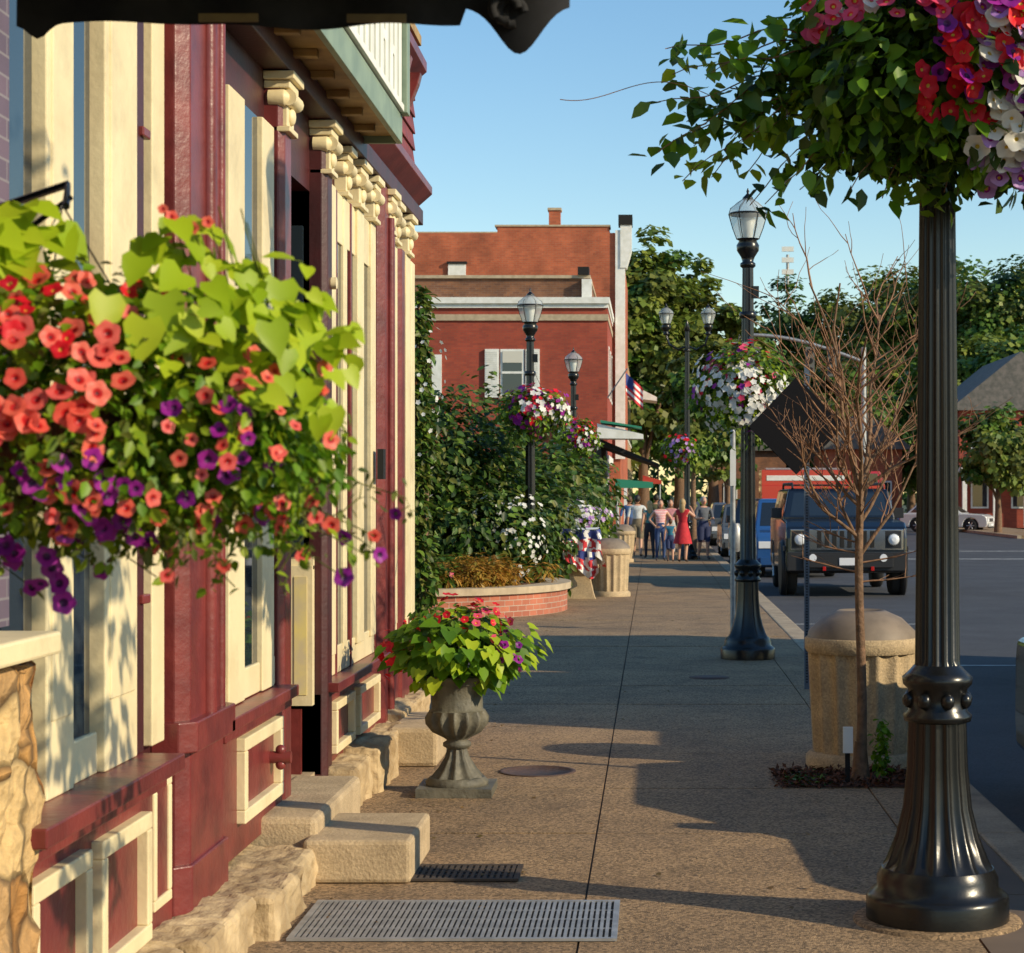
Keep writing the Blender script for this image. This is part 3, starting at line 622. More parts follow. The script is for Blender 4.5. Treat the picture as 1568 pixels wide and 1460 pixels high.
# ---------------------------------------------------------------- bins
def bin_(x,y,r=.36,h=.98):
    E=empty('litter_bin',(x,y,0)); b=MB(); s=h/.98
    b.lathe([(r*.98,0),(r*.98,.06*s),(r*.9,.09*s)],(x,y,0),CONC,48)
    b.lathe([(r*.86,.09*s),(r*.95,.72*s)],(x,y,0),CONC,128,(16,.09,0,2))
    b.lathe([(r*.96,.715*s),(r*1.0,.74*s),(r*1.0,.80*s),(r*.97,.81*s)],(x,y,0),CONC,48)
    b.lathe([(r*.96,.80*s),(r*.93,.85*s),(r*.7,.93*s),(r*.45,.97*s),(r*.40,.98*s),(r*.36,.96*s),(r*.3,.9*s)],(x,y,0),BINLID,48)
    b.build('bin_body',E)
bin_(1.39,13.05,.38,1.03); bin_(-.75,34.6,.36,1.02); bin_(-.82,52,.36,1.0)

# ---------------------------------------------------------------- young bare tree + pit
b=MB(); b.add([(.78,12.02,.006),(1.66,12.02,.006),(1.66,12.72,.006),(.78,12.72,.006)],[(0,1,2,3)],SOIL)
b.build('tree_pit')
P=np.stack([.76+.92*rng.random(1200),12.0+.7*rng.random(1200),.008+.03*rng.random(1200)],1)
Q=np.stack([.8+.3*rng.random(160),12.05+.5*rng.random(160),.01+.03*rng.random(160)],1)
scatter('mulch_and_weeds',[(T([(0,0,0),(.2,.5,0),(0,1,0),(-.2,.5,0)],[(0,1,2,3)],[SOIL]),P,frames(rdir(1200)+UP*1.2,rdir(1200)),.04+.03*rng.random(1200)),leafy(Q,rdir(160),.05,t=Lm)])
b=MB()
def branch(p,d,L_,r,lev):
    n=5; pts=[p]; q=p.copy(); dd=d.copy()
    for i in range(n):
        dd=(dd+Vector((random.gauss(0,.14),random.gauss(0,.14),random.gauss(0,.07)+.05))).normalized(); q=q+dd*L_/n; pts.append(q.copy())
    b.tube(pts,[max(.0016,r*(1-.65*i/n)) for i in range(n+1)],TWIG if lev>1 else BARK,7 if lev<2 else 4)
    if lev<3:
        for k in range((8,7,4)[lev]):
            t=random.uniform(.15,1); i=min(n-1,int(t*n)); pp=pts[i].lerp(pts[i+1],t*n-i); a=random.uniform(0,2*pi)
            nd=(dd*.8+Vector((math.cos(a),math.sin(a),0))*.8+Vector((0,0,.1))).normalized()
            branch(pp,nd,L_*random.uniform(.3,.62),r*.45,lev+1)
tp=Vector((1.30,12.28,0)); pts=[tp+Vector((.010*math.sin(z*3.5),0,z)) for z in np.linspace(0,1.75,10)]
b.tube(pts,[.045,.034,.031,.03,.029,.028,.027,.026,.025,.024],BARK,12)
b.lathe([(.07,0),(.055,.06),(.036,.25)],(1.3,12.28,0),BARK,14)
for k in range(10):
    a=2*pi*k/9*2.1+.3; z0=1.42+.05*k; branch(tp+Vector((0,0,z0)),Vector((math.cos(a)*.85,math.sin(a)*.6,.85)).normalized(),random.uniform(.55,.98),.013,1)
for k in range(4):
    a=1.7*k; branch(pts[-1]+Vector((0,0,.0)),Vector((math.cos(a)*.22,math.sin(a)*.2,1)).normalized(),random.uniform(1.2,1.6),.016,1)
for k in range(5):
    a=(0,pi,.5,2.7,3.4)[k]; branch(tp+Vector((0,0,1.25+.06*k)),Vector((math.cos(a),.2,.1)).normalized(),.38,.007,2)
b.build('bare_young_tree')
b=MB(); b.box(1.175,1.235,12.1,12.13,.20,.36,WHITE); b.box(1.19,1.22,12.131,12.15,0,.34,DARK); b.build('tag_stake')
items=[];n=0
for i in range(7):
    x0=1.40+.07*rng.random();h=.25+.15*rng.random(); m=26; t=np.linspace(0.1,1,m); P=np.stack([x0+.05*(rng.random()-.5)*t,12.2+.1*rng.random()+0*t,h*t],1); items.append(leafy(P,rdir(m),.045,t=Lb,ub=.8))
scatter('green_weed_plant',items)

# ---------------------------------------------------------------- grates, manhole
def grate(name,x0,x1,y0,y1,m,dy=None,sp=.024,wd=.011):
    b=MB(); b.box(x0,x1,y0,y1,.004,.007,DARK)
    f=.025; b.box(x0,x1,y0-f,y0,.003,.014,m); b.box(x0,x1,y1,y1+f,.003,.014,m); b.box(x0-f,x0,y0-f,y1+f,.003,.0145,m); b.box(x1,x1+f,y0-f,y1+f,.003,.0145,m)
    x=x0+.006
    while x<x1-.01: b.box(x,x+wd,y0,y1,.006,.0125,m); x+=sp
    for k in range(1,4): yy=y0+(y1-y0)*k/4; b.box(x0,x1,yy,yy+.008,.005,.0115,m)
    return b.build(name)
grate('sidewalk_grate',-1.45,-.17,7.90,8.60,STEEL,wd=.014)
grate('drain_grate',-1.16,-.65,9.12,9.44,mat('rusty_iron',(.07,.05,.035),.8,(.04,.03,.025),20),sp=.03,wd=.016)
b=MB(); b.lathe([(.25,.001),(.25,.008),(.22,.009),(.219,.006),(.01,.0065)],(-.75,12.7,0),mat('manhole_iron',(.09,.05,.035),.7,(.06,.035,.03),20,bump=.6,bscale=30),40); b.build('manhole_cover')
b=MB(); b.lathe([(.2,.001),(.2,.008),(.01,.009)],(.55,19.2,0),mat('manhole_iron2',(.12,.06,.04),.7,(.06,.035,.03),20),32); b.build('manhole_cover')

# ---------------------------------------------------------------- sign posts
E=empty('traffic_sign',(1.42,18.1,0)); b=MB()
PST=mat('post_blue_grey',(.10,.14,.19),.5,(.07,.09,.12),10)
b.box(1.397,1.443,18.08,18.12,0,3.0,PST)
for i in range(110): b.box(1.412,1.428,18.076,18.0795,.06+i*.026,.072+i*.026,DARK)
b.build('perforated_post',E)
b=MB(); b.prism([(1.42-.54,2.42),(1.42-.1,2.88),(1.42+.36,2.44),(1.42-.1,1.98)],18.05,18.07,mat('sign_back',(.006,.006,.008),.8,spec=.2),'y'); b.build('diamond_sign_back',E,bevel=.004)
b=MB(); b.tube([(.965,23.7,0),(.965,23.7,2.55)],.032,STEEL,12); b.lathe([(.034,2.55),(.02,2.58)],(.965,23.7,0),STEEL,12)
b.box(.93,1.0,23.64,23.66,1.9,2.35,WHITE); b.lathe([(.06,0),(.06,.03),(.034,.04)],(.965,23.7,0),STEEL,12); b.build('sign_post')
b=MB(); b.tube([(1.07,25.5,0),(1.07,25.5,1.1)],.025,BLACK,8); b.lathe([(.05,1.05),(.09,1.12),(.09,1.35),(.05,1.42)],(1.07,25.5,0),STEEL,12); b.build('parking_meter')

# ---------------------------------------------------------------- planter bed
E=empty('raised_flower_bed'); cx,cy,ax_,by_=-3.6,30.6,2.28,2.7
b=MB(); N_=72
def ring(r,z): return [(cx+(ax_+r)*math.cos(2*pi*k/N_),cy+(by_+r)*math.sin(2*pi*k/N_),z) for k in range(N_)]
def band(r0,z0,r1,z1,m): 
    a=ring(r0,z0)+ring(r1,z1); b.add(a,[(k,(k+1)%N_,N_+(k+1)%N_,N_+k) for k in range(N_)],m)
band(-.02,0,-.02,.34,BRKW); band(.04,.34,.04,.44,STONEC); band(-.02,.34,.04,.34,STONEC); band(.04,.44,-.35,.44,STONEC); band(-.35,.44,-.35,.3,STONEC)
b.add(ring(-.3,.38),[tuple(range(N_))],SOIL); b.build('planter_wall',E)
def bush(items,c,r,n,s,ts,nb=22,amp=.22,lo=.5):
    P,D=shell(c,r,n,lo,1.05,nb,amp); k=rng.random(n)
    for i,t in enumerate(ts): q=(k>=i/len(ts))&(k<(i+1)/len(ts)); items.append(leafy(P[q],D[q],s,t=t))
items=[]
Qo=quadT(L_AUT,.12)
for i in range(80):
    x=cx+ax_*.88*(rng.random()*1.0); y=cy-by_*.84*(rng.random()**.5)
    if ((x-cx)/ax_)**2+((y-cy)/by_)**2>.76: continue
    P,D=shell((x,y,.60),(.22,.22,.28),140,.2,1.05,8); items.append(leafy(P,D,.12,t=Qo if x>-3.0 else (Lm if i%3 else Lo),ub=1))
for x,y in ((-3.5,28.6),(-3.2,28.7),(-3.0,29.0),(-3.8,28.8)):
    P,D=shell((x,y,.6),(.3,.3,.18),22,.9,1.1); items.append(fl(P,D,.045,q5['k'])); 
    P,D=shell((x,y,.5),(.35,.3,.22),200,.4,1.0); items.append(leafy(P,D,.09,t=Lb))
scatter('bedding_plants',items,E)
items=[]
for c0,r,n in (((-4.0,32,1.85),(1.3,1.3,1.8),6500),((-2.9,32.6,1.35),(1.0,1.1,1.45),5500),((-2.2,33.6,1.15),(.8,.9,1.15),3600),((-3.2,31.4,1.0),(1.0,.9,1.0),3400),((-2.3,31.9,.95),(.65,.7,.8),2600),((-4.6,31,2.0),(1.2,1,1.7),3000)):
    bush(items,c0,r,n,.14,(Lm,Ld,Lo,Ld),amp=.26)
P,D=shell((-2.4,31.7,1.0),(.8,.75,.78),1400,1,1.08); k=P[:,1]<31.6; items.append(fl(P[k][:170],D[k][:170],.042,q5['w']))
scatter('shrub_hedge',items)
items=[]
for c0,r,n in (((-2.1,40,1.4),(1.0,1.2,1.4),3500),((-1.85,47,1.5),(.9,1.5,1.5),2500),((-3.5,42,1.8),(1.3,2,2.2),3000),((-1.7,36.8,.9),(.5,.7,.95),1500)):
    bush(items,c0,r,n,.18,(Lo,Lm,Ld))
scatter('shrub_hedge',items)
items=[]
for z in np.linspace(.6,4.2,9): bush(items,(-3.06-.1*rng.random(),25.8,z),(.2,.2,.42),330,.12,(Lm,Lo),nb=10)
P,D=shell((-3.0,25.7,3.2),(.24,.2,1.2),60,1,1.05); items.append(fl(P,D,.035,q5['w']))
vb=MB(); vb.tube([(-3.05,25.9,0),(-3.0,25.9,2),(-3.1,25.9,4.3)],[.06,.04,.02],BARK,8); vb.box(-4.6,-3.12,25.9,26.1,0,4.2,BRKB)
E=empty('climbing_vine_on_wall'); vb.build('wall_and_trunk',E); scatter('leaves',items,E)

# ---------------------------------------------------------------- bench with bunting
BR=mat('bunting_red',(.55,.03,.04),.8); BW=mat('bunting_white',(.8,.78,.74),.8); BB=mat('bunting_blue',(.03,.05,.22),.8)
E=empty('draped_bench',(-1.25,34,0)); b=MB()
for y in (33.5,35.1): b.prism([(-1.5,0),(-.98,0),(-1.02,.12),(-1.08,.4),(-1.0,.46),(-1.0,.5),(-1.45,.5),(-1.5,.4)],y,y+.18,CONC,'y')
b.box(-1.5,-.95,33.4,35.4,.5,.57,CONC); b.prism([(-1.5,.57),(-1.42,.57),(-1.55,1.1),(-1.63,1.1)],33.4,35.4,CONC,'y')
b.build('bench',E,bevel=.01)
b=MB()
def cloth(p0,pu,pv,nu=26,nv=18,amp=.035,seed=0):
    p0,pu,pv=Vector(p0),Vector(pu),Vector(pv); nn=pu.cross(pv).normalized()
    def P(i,j):
        u,v_=i/nu,j/nv; sag=.10*math.sin(pi*u)*v_
        return p0+pu*(u+.03*math.sin(v_*5+seed))+pv*(v_*(1+.18*math.sin(u*pi*2+seed)))+nn*(amp*math.sin(u*17+seed+v_*3)*(.3+v_)+sag)
    for j in range(nv):
        for i in range(nu):
            k=(i+int(3*math.sin(j*.5+seed)))//3
            mm=(BR,BW)[k%2] if j>nv*.30 else (BB if (k%3) else BW)
            if j>nv*.72: mm=(BW,BR,BW)[(k+int(seed))%3]
            b.add([P(i,j),P(i+1,j),P(i+1,j+1),P(i,j+1)],[(0,1,2,3)],mm,True)
cloth((-1.62,33.34,1.22),(.66,0,-.04),(.12,-.04,-.52),seed=0)
cloth((-.98,33.36,1.18),(.02,1.9,0),(.12,0,-.55),seed=2)
cloth((-1.4,33.30,.86),(.42,0,-.05),(.06,-.03,-.40),seed=4,nu=16)
b.add([(-1.66,33.36,1.18),(-.96,33.36,1.2),(-.96,35.4,1.2),(-1.66,35.4,1.18)],[(0,1,2,3)],BW); b.tube([(-1.0,33.4,.57),(-1.0,33.4,1.2)],.015,STEEL,6); b.tube([(-1.0,35.3,.57),(-1.0,35.3,1.2)],.015,STEEL,6)
b.build('bunting',E)
basket('petunia_planter',(-1.35,36.2,1.35),(.5,.45,.28),900,.08,[(q5['l'],60,0,(0,-.6,.5)),(q5['w'],130,0,(0,-.6,.4))],.05)

# ---------------------------------------------------------------- vehicles
TYRE=mat('tyre',(.015,.015,.016),.85); RIM=mat('alloy',(.45,.45,.47),.3,metal=.8); CHR=mat('chrome',(.75,.75,.76),.12,metal=1); CGL=glassmat('car_glass',(.015,.02,.025),.02)
HL=mat('headlight',(.75,.77,.8),.1,spec=1); TL=mat('taillight',(.4,.01,.01),.2); AMB=mat('amber',(.6,.2,.02),.3); PLT=mat('plate',(.7,.7,.72),.5); PLAS=mat('black_plastic',(.012,.012,.014),.55)
def paint(n,c): return mat(n,c,.25,coat=.8,spec=.5)
def inset(b,q,u0,u1,v0,v1,m,off=.006):
    A_,B_,C_,D_=[Vector(p) for p in q]
    def bl(u,v): return (A_*(1-u)+B_*u)*(1-v)+(D_*(1-u)+C_*u)*v
    nrm=(B_-A_).cross(D_-A_).normalized()
    pts=[bl(u0,v0),bl(u1,v0),bl(u1,v1),bl(u0,v1)]
    b.add([p+nrm*off for p in pts],[(0,1,2,3)],m)
def car(name,x,y,rot,L_,W,H,pm,belt,hood,ws0,ws1,rw0,rw1,wr=.34,clear=.25,boxy=False,face='car',tumble=.16):
    E=empty(name,(x,y,-.13)); E.rotation_euler=(0,0,rot); E['local']=1; h2=L_/2; hw=W/2
    fw,rwh=-h2+.85,h2-.9
    def arch(cy_):
        R_=wr+.06; return [(cy_-R_*math.cos(a),clear+ max(0,R_*math.sin(a)+(wr-clear)) if 0<a<pi else clear) for a in np.linspace(0,pi,11)]
    prof=[(-h2+.08,clear)]+arch(fw)+arch(rwh)+[(h2-.06,clear+.02),(h2,clear+.2),(h2-.02,belt-.15),(h2-.08,belt),(ws0+.0,belt),(-h2+.25,hood),(-h2+.05,hood-.1),(-h2,hood-.3),(-h2-.02,clear+.15)]
    b=MB(); b.prism(prof,-hw,hw,pm); b.build('body_shell',E,bevel=.05,segs=3)
    b=MB(); v=b.frus((-hw+.04,hw-.04,ws0,rw0),(-hw+tumble,hw-tumble,ws1,rw1),belt-.01,H-.03,pm)
    b.frus((-hw+tumble,hw-tumble,ws1,rw1),(-hw+tumble+.1,hw-tumble-.1,ws1+.12,rw1-.12),H-.03,H,pm); b.build('cabin',E,bevel=.03)
    b=MB()
    inset(b,(v[0],v[1],v[5],v[4]),.06,.94,.1,.9,CGL); inset(b,(v[2],v[3],v[7],v[6]),.1,.9,.15,.9,CGL)
    for q in ((v[1],v[2],v[6],v[5]),(v[3],v[0],v[4],v[7])):
        inset(b,q,.05,.33,.12,.88,CGL); inset(b,q,.37,.64,.12,.88,CGL); inset(b,q,.68,.94,.12,.88,CGL)
    b.build('windows',E)
    b=MB()
    for cy_ in (fw,rwh):
        for s_ in (-1,1):
            xw=s_*(hw-.13)
            b.lathe([(wr*.6,-.115),(wr*.92,-.12),(wr,-.08),(wr,.08),(wr*.92,.12),(wr*.6,.115)],(xw,cy_,wr),TYRE,32,ax='x')
            b.lathe([(wr*.62,-.10),(wr*.55,.0),(wr*.62,.10)],(xw,cy_,wr),RIM,24,ax='x')
            for k in range(6):
                a=k*pi/3; b.tube([(xw+s_*.112,cy_,wr),(xw+s_*.118,cy_+wr*.58*math.cos(a),wr+wr*.58*math.sin(a))],.03,RIM,5)
    b.build('wheels',E)
    b=MB(); b.box(-hw+.12,hw-.12,-h2+.3,h2-.3,clear-.02,clear+.3,PLAS)
    for s_ in (-1,1): 
        b.box(s_*(hw+.06)-.1,s_*(hw+.06)+.1,ws0+.25,ws0+.4,belt+.0,belt+.2,pm if not boxy else PLAS)
        b.box(min(s_*(hw-.28),s_*(hw-.04)),max(s_*(hw-.28),s_*(hw-.04)),h2-.01,h2+.015,belt-.35,belt-.12,TL)
    yf=-h2
    if face=='hummer':
        g0,g1=.92,1.24
        b.box(-hw+.08,hw-.08,yf-.05,yf+.02,g0-.04,g1+.03,CHR)
        for k in range(8): 
            xx=-.56+k*.142; b.box(xx,xx+.085,yf-.062,yf-.045,g0,g1,DARK)
        for s_ in (-1,1):
            xh=s_*(hw-.26); b.box(xh-.16,xh+.14,yf-.06,yf-.045,g0-.01,g1,PLAS)
            b.lathe([(.115,-.03),(.12,0),(.1,.02)],(xh,yf-.07,1.08),CHR,20,ax='y'); b.lathe([(.04,-.05),(.10,-.03),(.10,0)],(xh,yf-.075,1.08),HL,20,ax='y')
            b.lathe([(.07,-.03),(.075,.0)],(s_*.66,yf-.3,.74),HL,16,ax='y')
            b.box(s_*.45-.03,s_*.45+.03,yf-.36,yf-.25,.50,.58,TL); b.box(s_*(hw-.02)-.05,s_*(hw-.02)+.05,yf+.05,yf+.7,.85,.95,PLAS)
            b.lathe([(.52,-.06),(.56,-.02),(.56,.03),(.50,.06)],(s_*(hw-.0),yf+.85,wr+.04),PLAS,28,ax='x')
        b.box(-hw+.02,hw-.02,yf-.26,yf+.0,.50,.84,PLAS); b.box(-hw+.3,hw-.3,yf-.32,yf-.26,.56,.80,PLAS); b.box(-.17,.17,yf-.335,yf-.322,.60,.74,PLT)
        b.box(-hw+.25,hw-.25,ws1+.2,rw1-.2,H+.06,H+.085,PLAS)
        for s_ in (-1,1): b.tube([(s_*(hw-.25),ws1+.1,H),(s_*(hw-.25),ws1+.2,H+.1),(s_*(hw-.25),rw1-.2,H+.1),(s_*(hw-.25),rw1-.1,H)],.025,PLAS,6)
        for xx in (-.5,-.25,0,.25,.5): b.box(xx-.05,xx+.05,ws1+.02,ws1+.1,H,H+.03,AMB)
    else:
        b.box(-hw*.5,hw*.5,yf-.03,yf+.03,hood-.36,hood-.2,DARK); b.box(-hw*.5,hw*.5,yf-.04,yf-.03,hood-.29,hood-.265,CHR)
        for s_ in (-1,1): x0,x1=sorted((s_*hw*.56,s_*(hw-.06))); b.box(x0,x1,yf-.03,yf+.12,hood-.36,hood-.2,HL)
        b.box(-hw+.1,hw-.1,yf-.07,yf+.05,clear+.05,clear+.22,pm); b.box(-.26,.26,yf-.085,yf-.072,clear+.08,clear+.19,PLT)
        b.box(-hw*.6,hw*.6,yf-.05,yf+.02,clear-.03,clear+.045,DARK)
    b.build('trim_and_lights',E,bevel=.008)
    return E
NAVY=paint('blueblack_paint',(.004,.005,.009)); BLUE=paint('blue_paint',(.02,.08,.24)); SILV=paint('silver_paint',(.32,.34,.36)); REDP=paint('red_paint',(.5,.015,.012)); BLK=paint('black_paint',(.008,.008,.01)); GREY=paint('grey_paint',(.08,.09,.10)); WCAR=paint('white_car_paint',(.6,.6,.6))
car('parked_suv',3.64,39.3,0,4.9,2.28,2.04,NAVY,1.46,1.40,-.95,-.75,2.3,2.2,wr=.46,clear=.45,boxy=True,face='hummer',tumble=.16)
car('parked_blue_suv',3.32,47.4,0,4.5,1.9,1.82,BLUE,1.12,1.04,-1.1,-.35,2.1,1.8,wr=.36)
car('parked_blue_suv',3.1,54.5,0,4.6,1.85,1.80,NAVY,1.15,1.06,-1.1,-.35,2.1,1.9,wr=.36)
car('parked_car',3.0,62,0,4.4,1.8,1.62,GREY,.98,.92,-1.0,-.2,1.9,1.3)
car('parked_car',3.0,75,0,4.4,1.75,1.6,GREY,.98,.92,-1.0,-.2,1.9,1.3)
car('parked_car',3.3,10.5,0,4.8,1.85,1.52,BLK,1.0,.98,-1.1,-.3,2.1,1.4,wr=.38)
car('parked_car',20.5,120,.9,4.5,1.8,1.5,SILV,.95,.9,-1.0,-.2,1.9,1.3)
car('parked_car',15.0,100,1.2,4.5,1.8,1.5,WCAR,.95,.9,-1.0,-.2,1.9,1.3)
car('parked_car',11.5,105,1.3,4.5,1.8,1.5,BLUE,.95,.9,-1.0,-.2,1.9,1.3)
E=empty('red_fire_truck',(7.2,84,-.13)); E['local']=1; b=MB()
b.box(-2.6,2.6,-1.2,1.2,.55,2.3,REDP); b.box(-2.6,1.1,-1.15,1.15,2.3,2.95,REDP); b.frus((1.2,2.6,-1.15,1.15),(1.25,2.4,-1.05,1.05),2.3,2.9,REDP); b.box(-2.62,2.62,-1.22,1.22,1.5,1.66,WHITE); b.box(-2.4,.9,-1.17,-1.152,2.5,2.72,WHITE)
b.box(1.4,2.3,-1.18,-1.155,2.35,2.8,CGL)
for k in range(4): b.box(-2.4+k*.85,-1.7+k*.85,-1.225,-1.2,.7,1.4,STEEL)
for xx in (-1.7,1.6):
    for s_ in (-1,1): b.lathe([(.25,-.13),(.46,-.12),(.48,0),(.46,.12),(.25,.13)],(xx,s_*1.1,.48),TYRE,28,ax='y')
b.box(-2.4,1,-.4,.4,2.97,3.05,STEEL)
b.build('truck_body',E,bevel=.02)
# added unseen truck with trailer, shaped to cast the shade bands on the sidewalk
E=empty('shadow_caster_truck',(5.55,14,-.13)); E['local']=1; b=MB()
WB=mat('truck_white',(.7,.7,.7),.4)
b.box(-1.15,1.15,-1.1,2.9,.85,3.45,WB); b.frus((-1.0,1.0,-2.9,-1.2),(-.9,.9,-2.2,-1.2),.55,2.5,WB); b.box(-1.0,1.0,-3.3,-2.5,.45,1.25,WB); b.box(-.5,.5,-3.2,8.0,.55,.85,PLAS)
b.box(-1.15,1.15,3.45,8.1,.9,3.4,WB)
v=[(-.86,-2.72,1.3),(.86,-2.72,1.3),(.8,-2.30,2.4),(-.8,-2.30,2.4)]; b.add(v,[(0,1,2,3)],CGL); b.box(-.6,.6,-3.33,-3.29,.7,1.05,DARK)
for y in (-2.3,1.9,6.0,7.0):
    for s_ in (-1,1): b.lathe([(.25,-.13),(.42,-.12),(.43,0),(.42,.12),(.25,.13)],(s_*.95,y,.43),TYRE,28,ax='x'); b.lathe([(.24,-.1),(.2,0),(.24,.1)],(s_*.95,y,.43),RIM,20,ax='x')
for s_ in (-1,1): b.box(s_*.75-.12,s_*.75+.12,-3.33,-3.29,.75,.95,HL)
b.build('truck_body',E,bevel=.03)

# ---------------------------------------------------------------- brick building (distance)
E=empty('brick_building'); b=MB()
b.box(-14,-1.3,78,100,0,12.2,BRK); b.box(-14,-6.2,78,79,12.2,12.2+.05,STONEC)
b.box(-6.2,-1.75,78,100,12.2,12.45,BRK); b.box(-6.3,-1.7,77.95,79,12.45,12.52,STONEC)
b.box(-4.15,-3.7,78,78.6,12.52,13.1,BRK); b.box(-4.2,-3.65,77.95,78.65,13.1,13.2,STONEC)
b.build('rear_block',E)
b=MB()
b.box(-1.5,-1.12,77.9,78.6,3.2,12.3,WHITE); b.prism([(-1.3,10.8),(-1.05,10.8),(-.85,11.5),(-.85,12.5),(-1.3,12.5)],77.85,78.7,WHITE,'y'); b.box(-1.38,-.82,77.8,78.75,12.5,12.9,DARK)
b.build('white_corner_pier',E)
b=MB()
b.box(-12,-1.63,70,77.9,0,8.45,BRKD); b.box(-12,-2.3,70.4,77.9,8.8,9.55,BRKB); b.box(-12,-2.25,70.3,77.9,9.55,9.66,STONEC)
b.box(-2.7,-2.3,70.2,71,9.66,9.95,DARK); b.box(-2.55,-2.2,70.1,70.38,8.8,9.5,WHITE)
b.build('front_block',E)
b=MB(); b.box(-12.1,-1.55,69.8,77.9,8.6,8.82,WHITE); b.box(-12.05,-1.6,69.9,77.9,8.45,8.6,WHITE); b.box(-12,-1.6,69.93,77.9,8.0,8.22,STONEC); b.build('cornice',E)
b=MB()
zt,zb=1.8+222/42.86,1.8+150/42.86
b.box(-5.45,-4.6,69.94,69.99,zb,zt,WHITE); b.box(-5.37,-4.68,69.91,69.945,zb+.08,zt-.08,WGLASS); b.box(-5.4,-4.65,69.89,69.93,(zb+zt)/2-.04,(zb+zt)/2+.04,WHITE)
b.box(-5.37,-4.68,69.885,69.9,(zb+zt)/2+.35,zt-.08,mat('blind',(.6,.58,.5),.8)); b.box(-6.0,-5.5,69.9,69.99,zb-.05,zt,WHITE); b.box(-4.55,-4.05,69.9,69.99,zb-.05,zt,WHITE); b.box(-5.5,-4.55,69.85,69.99,zb-.12,zb-.02,STONEC)
for k in range(22):
    for x0,x1 in ((-5.95,-5.55),(-4.5,-4.1)): b.box(x0,x1,69.885,69.905,zb+.04+k*.072,zb+.075+k*.072,WHITE)
b.box(-7.9,-7.55,69.9,69.99,zb,zt-.2,WHITE)
b.box(-8.15,-7.45,77.9,77.99,10.45,10.95,WHITE); b.box(-8.2,-7.4,77.85,77.98,10.95,11.05,DARK)
for y in (71.5,74,76.2): b.box(-1.66,-1.6,y,y+.9,5.3,7.2,WHITE); b.box(-1.6,-1.59,y+.1,y+.8,5.4,7.1,WGLASS)
b.box(-1.64,-1.58,70.3,77.8,0,3.2,WHITE); b.box(-1.7,-1.575,70.6,77.5,.5,2.9,WGLASS)
b.build('windows',E)
b=MB()
b.prism([(-1.6,3.5),(.18,2.75),(.18,2.2),(.14,2.2),(.14,2.7),(-1.6,3.3)],61,68,FABRIC,'y')
b.box(-2.9,-1.62,61.2,69.9,2.2,3.55,PLAS); b.box(-2.9,-1.62,61.4,69.9,0,2.2,mat('shop',(.25,.2,.15),.7))  # black upper box stands for the shaded storefront wall; shade is in its colour
for x in (-1.5,-.9,-1.15): b.box(x,x+.1,60.5,60.6,0,2.2,WHITE)
b.build('black_awning',E)
AG=mat('awning_green',(.02,.22,.13),.7)
b=MB(); b.prism([(-1.7,3.95),(-.3,3.62),(-.3,3.48),(-1.7,3.5)],59.5,61,WHITE,'y')
b.prism([(-1.6,4.05),(-.35,3.85),(-.35,3.8),(-1.6,3.97)],59.4,61.1,AG,'y')
b.prism([(-1.1,2.25),(.0,2.15),(.0,1.98),(-1.1,1.98)],57,58,AG,'y'); b.prism([(-.3,2.35),(.25,2.2),(.25,2.1),(-.3,2.1)],57.2,58.2,REDP,'y')
b.tube([(-1.05,57.1,0),(-1.05,57.1,2.0)],.04,STEEL,6); b.tube([(.2,57.3,0),(.2,57.3,2.1)],.03,STEEL,6)
b.build('small_awnings',E)
b=MB()
b.box(-12,-1.4,101,135,0,9,mat('tan_render',(.42,.28,.15),.8,(.33,.22,.12),2)); b.prism([(-1.4,7.6),(.2,6.8),(.2,6.6),(-1.4,6.8)],100.9,104,WHITE,'y')
for y in range(102,134,4):
    for z in (1,4.8): b.box(-1.42,-1.36,y,y+1.6,z,z+2.2,WGLASS); b.box(-1.41,-1.34,y-.1,y+1.7,z-.15,z-.02,WHITE)
o=b.build('shop_row')
b=MB(); b.tube([(-1.6,69,5.2),(-.9,68.6,6.2)],.025,STEEL,6)
n=14;m_=7
for j in range(m_):
    for i in range(n):
        def fp(i,j): 
            u,v_=i/n,j/m_; return (-.95+.75*u*.8,68.6+.08*math.sin(u*9),6.05-.75*v_-.55*u+.0)
        mm=BB if (i<6 and j<4) else (BR if j%2==0 else BW)
        b.add([fp(i,j),fp(i+1,j),fp(i+1,j+1),fp(i,j+1)],[(0,1,2,3)],mm)
b.build('american_flag')

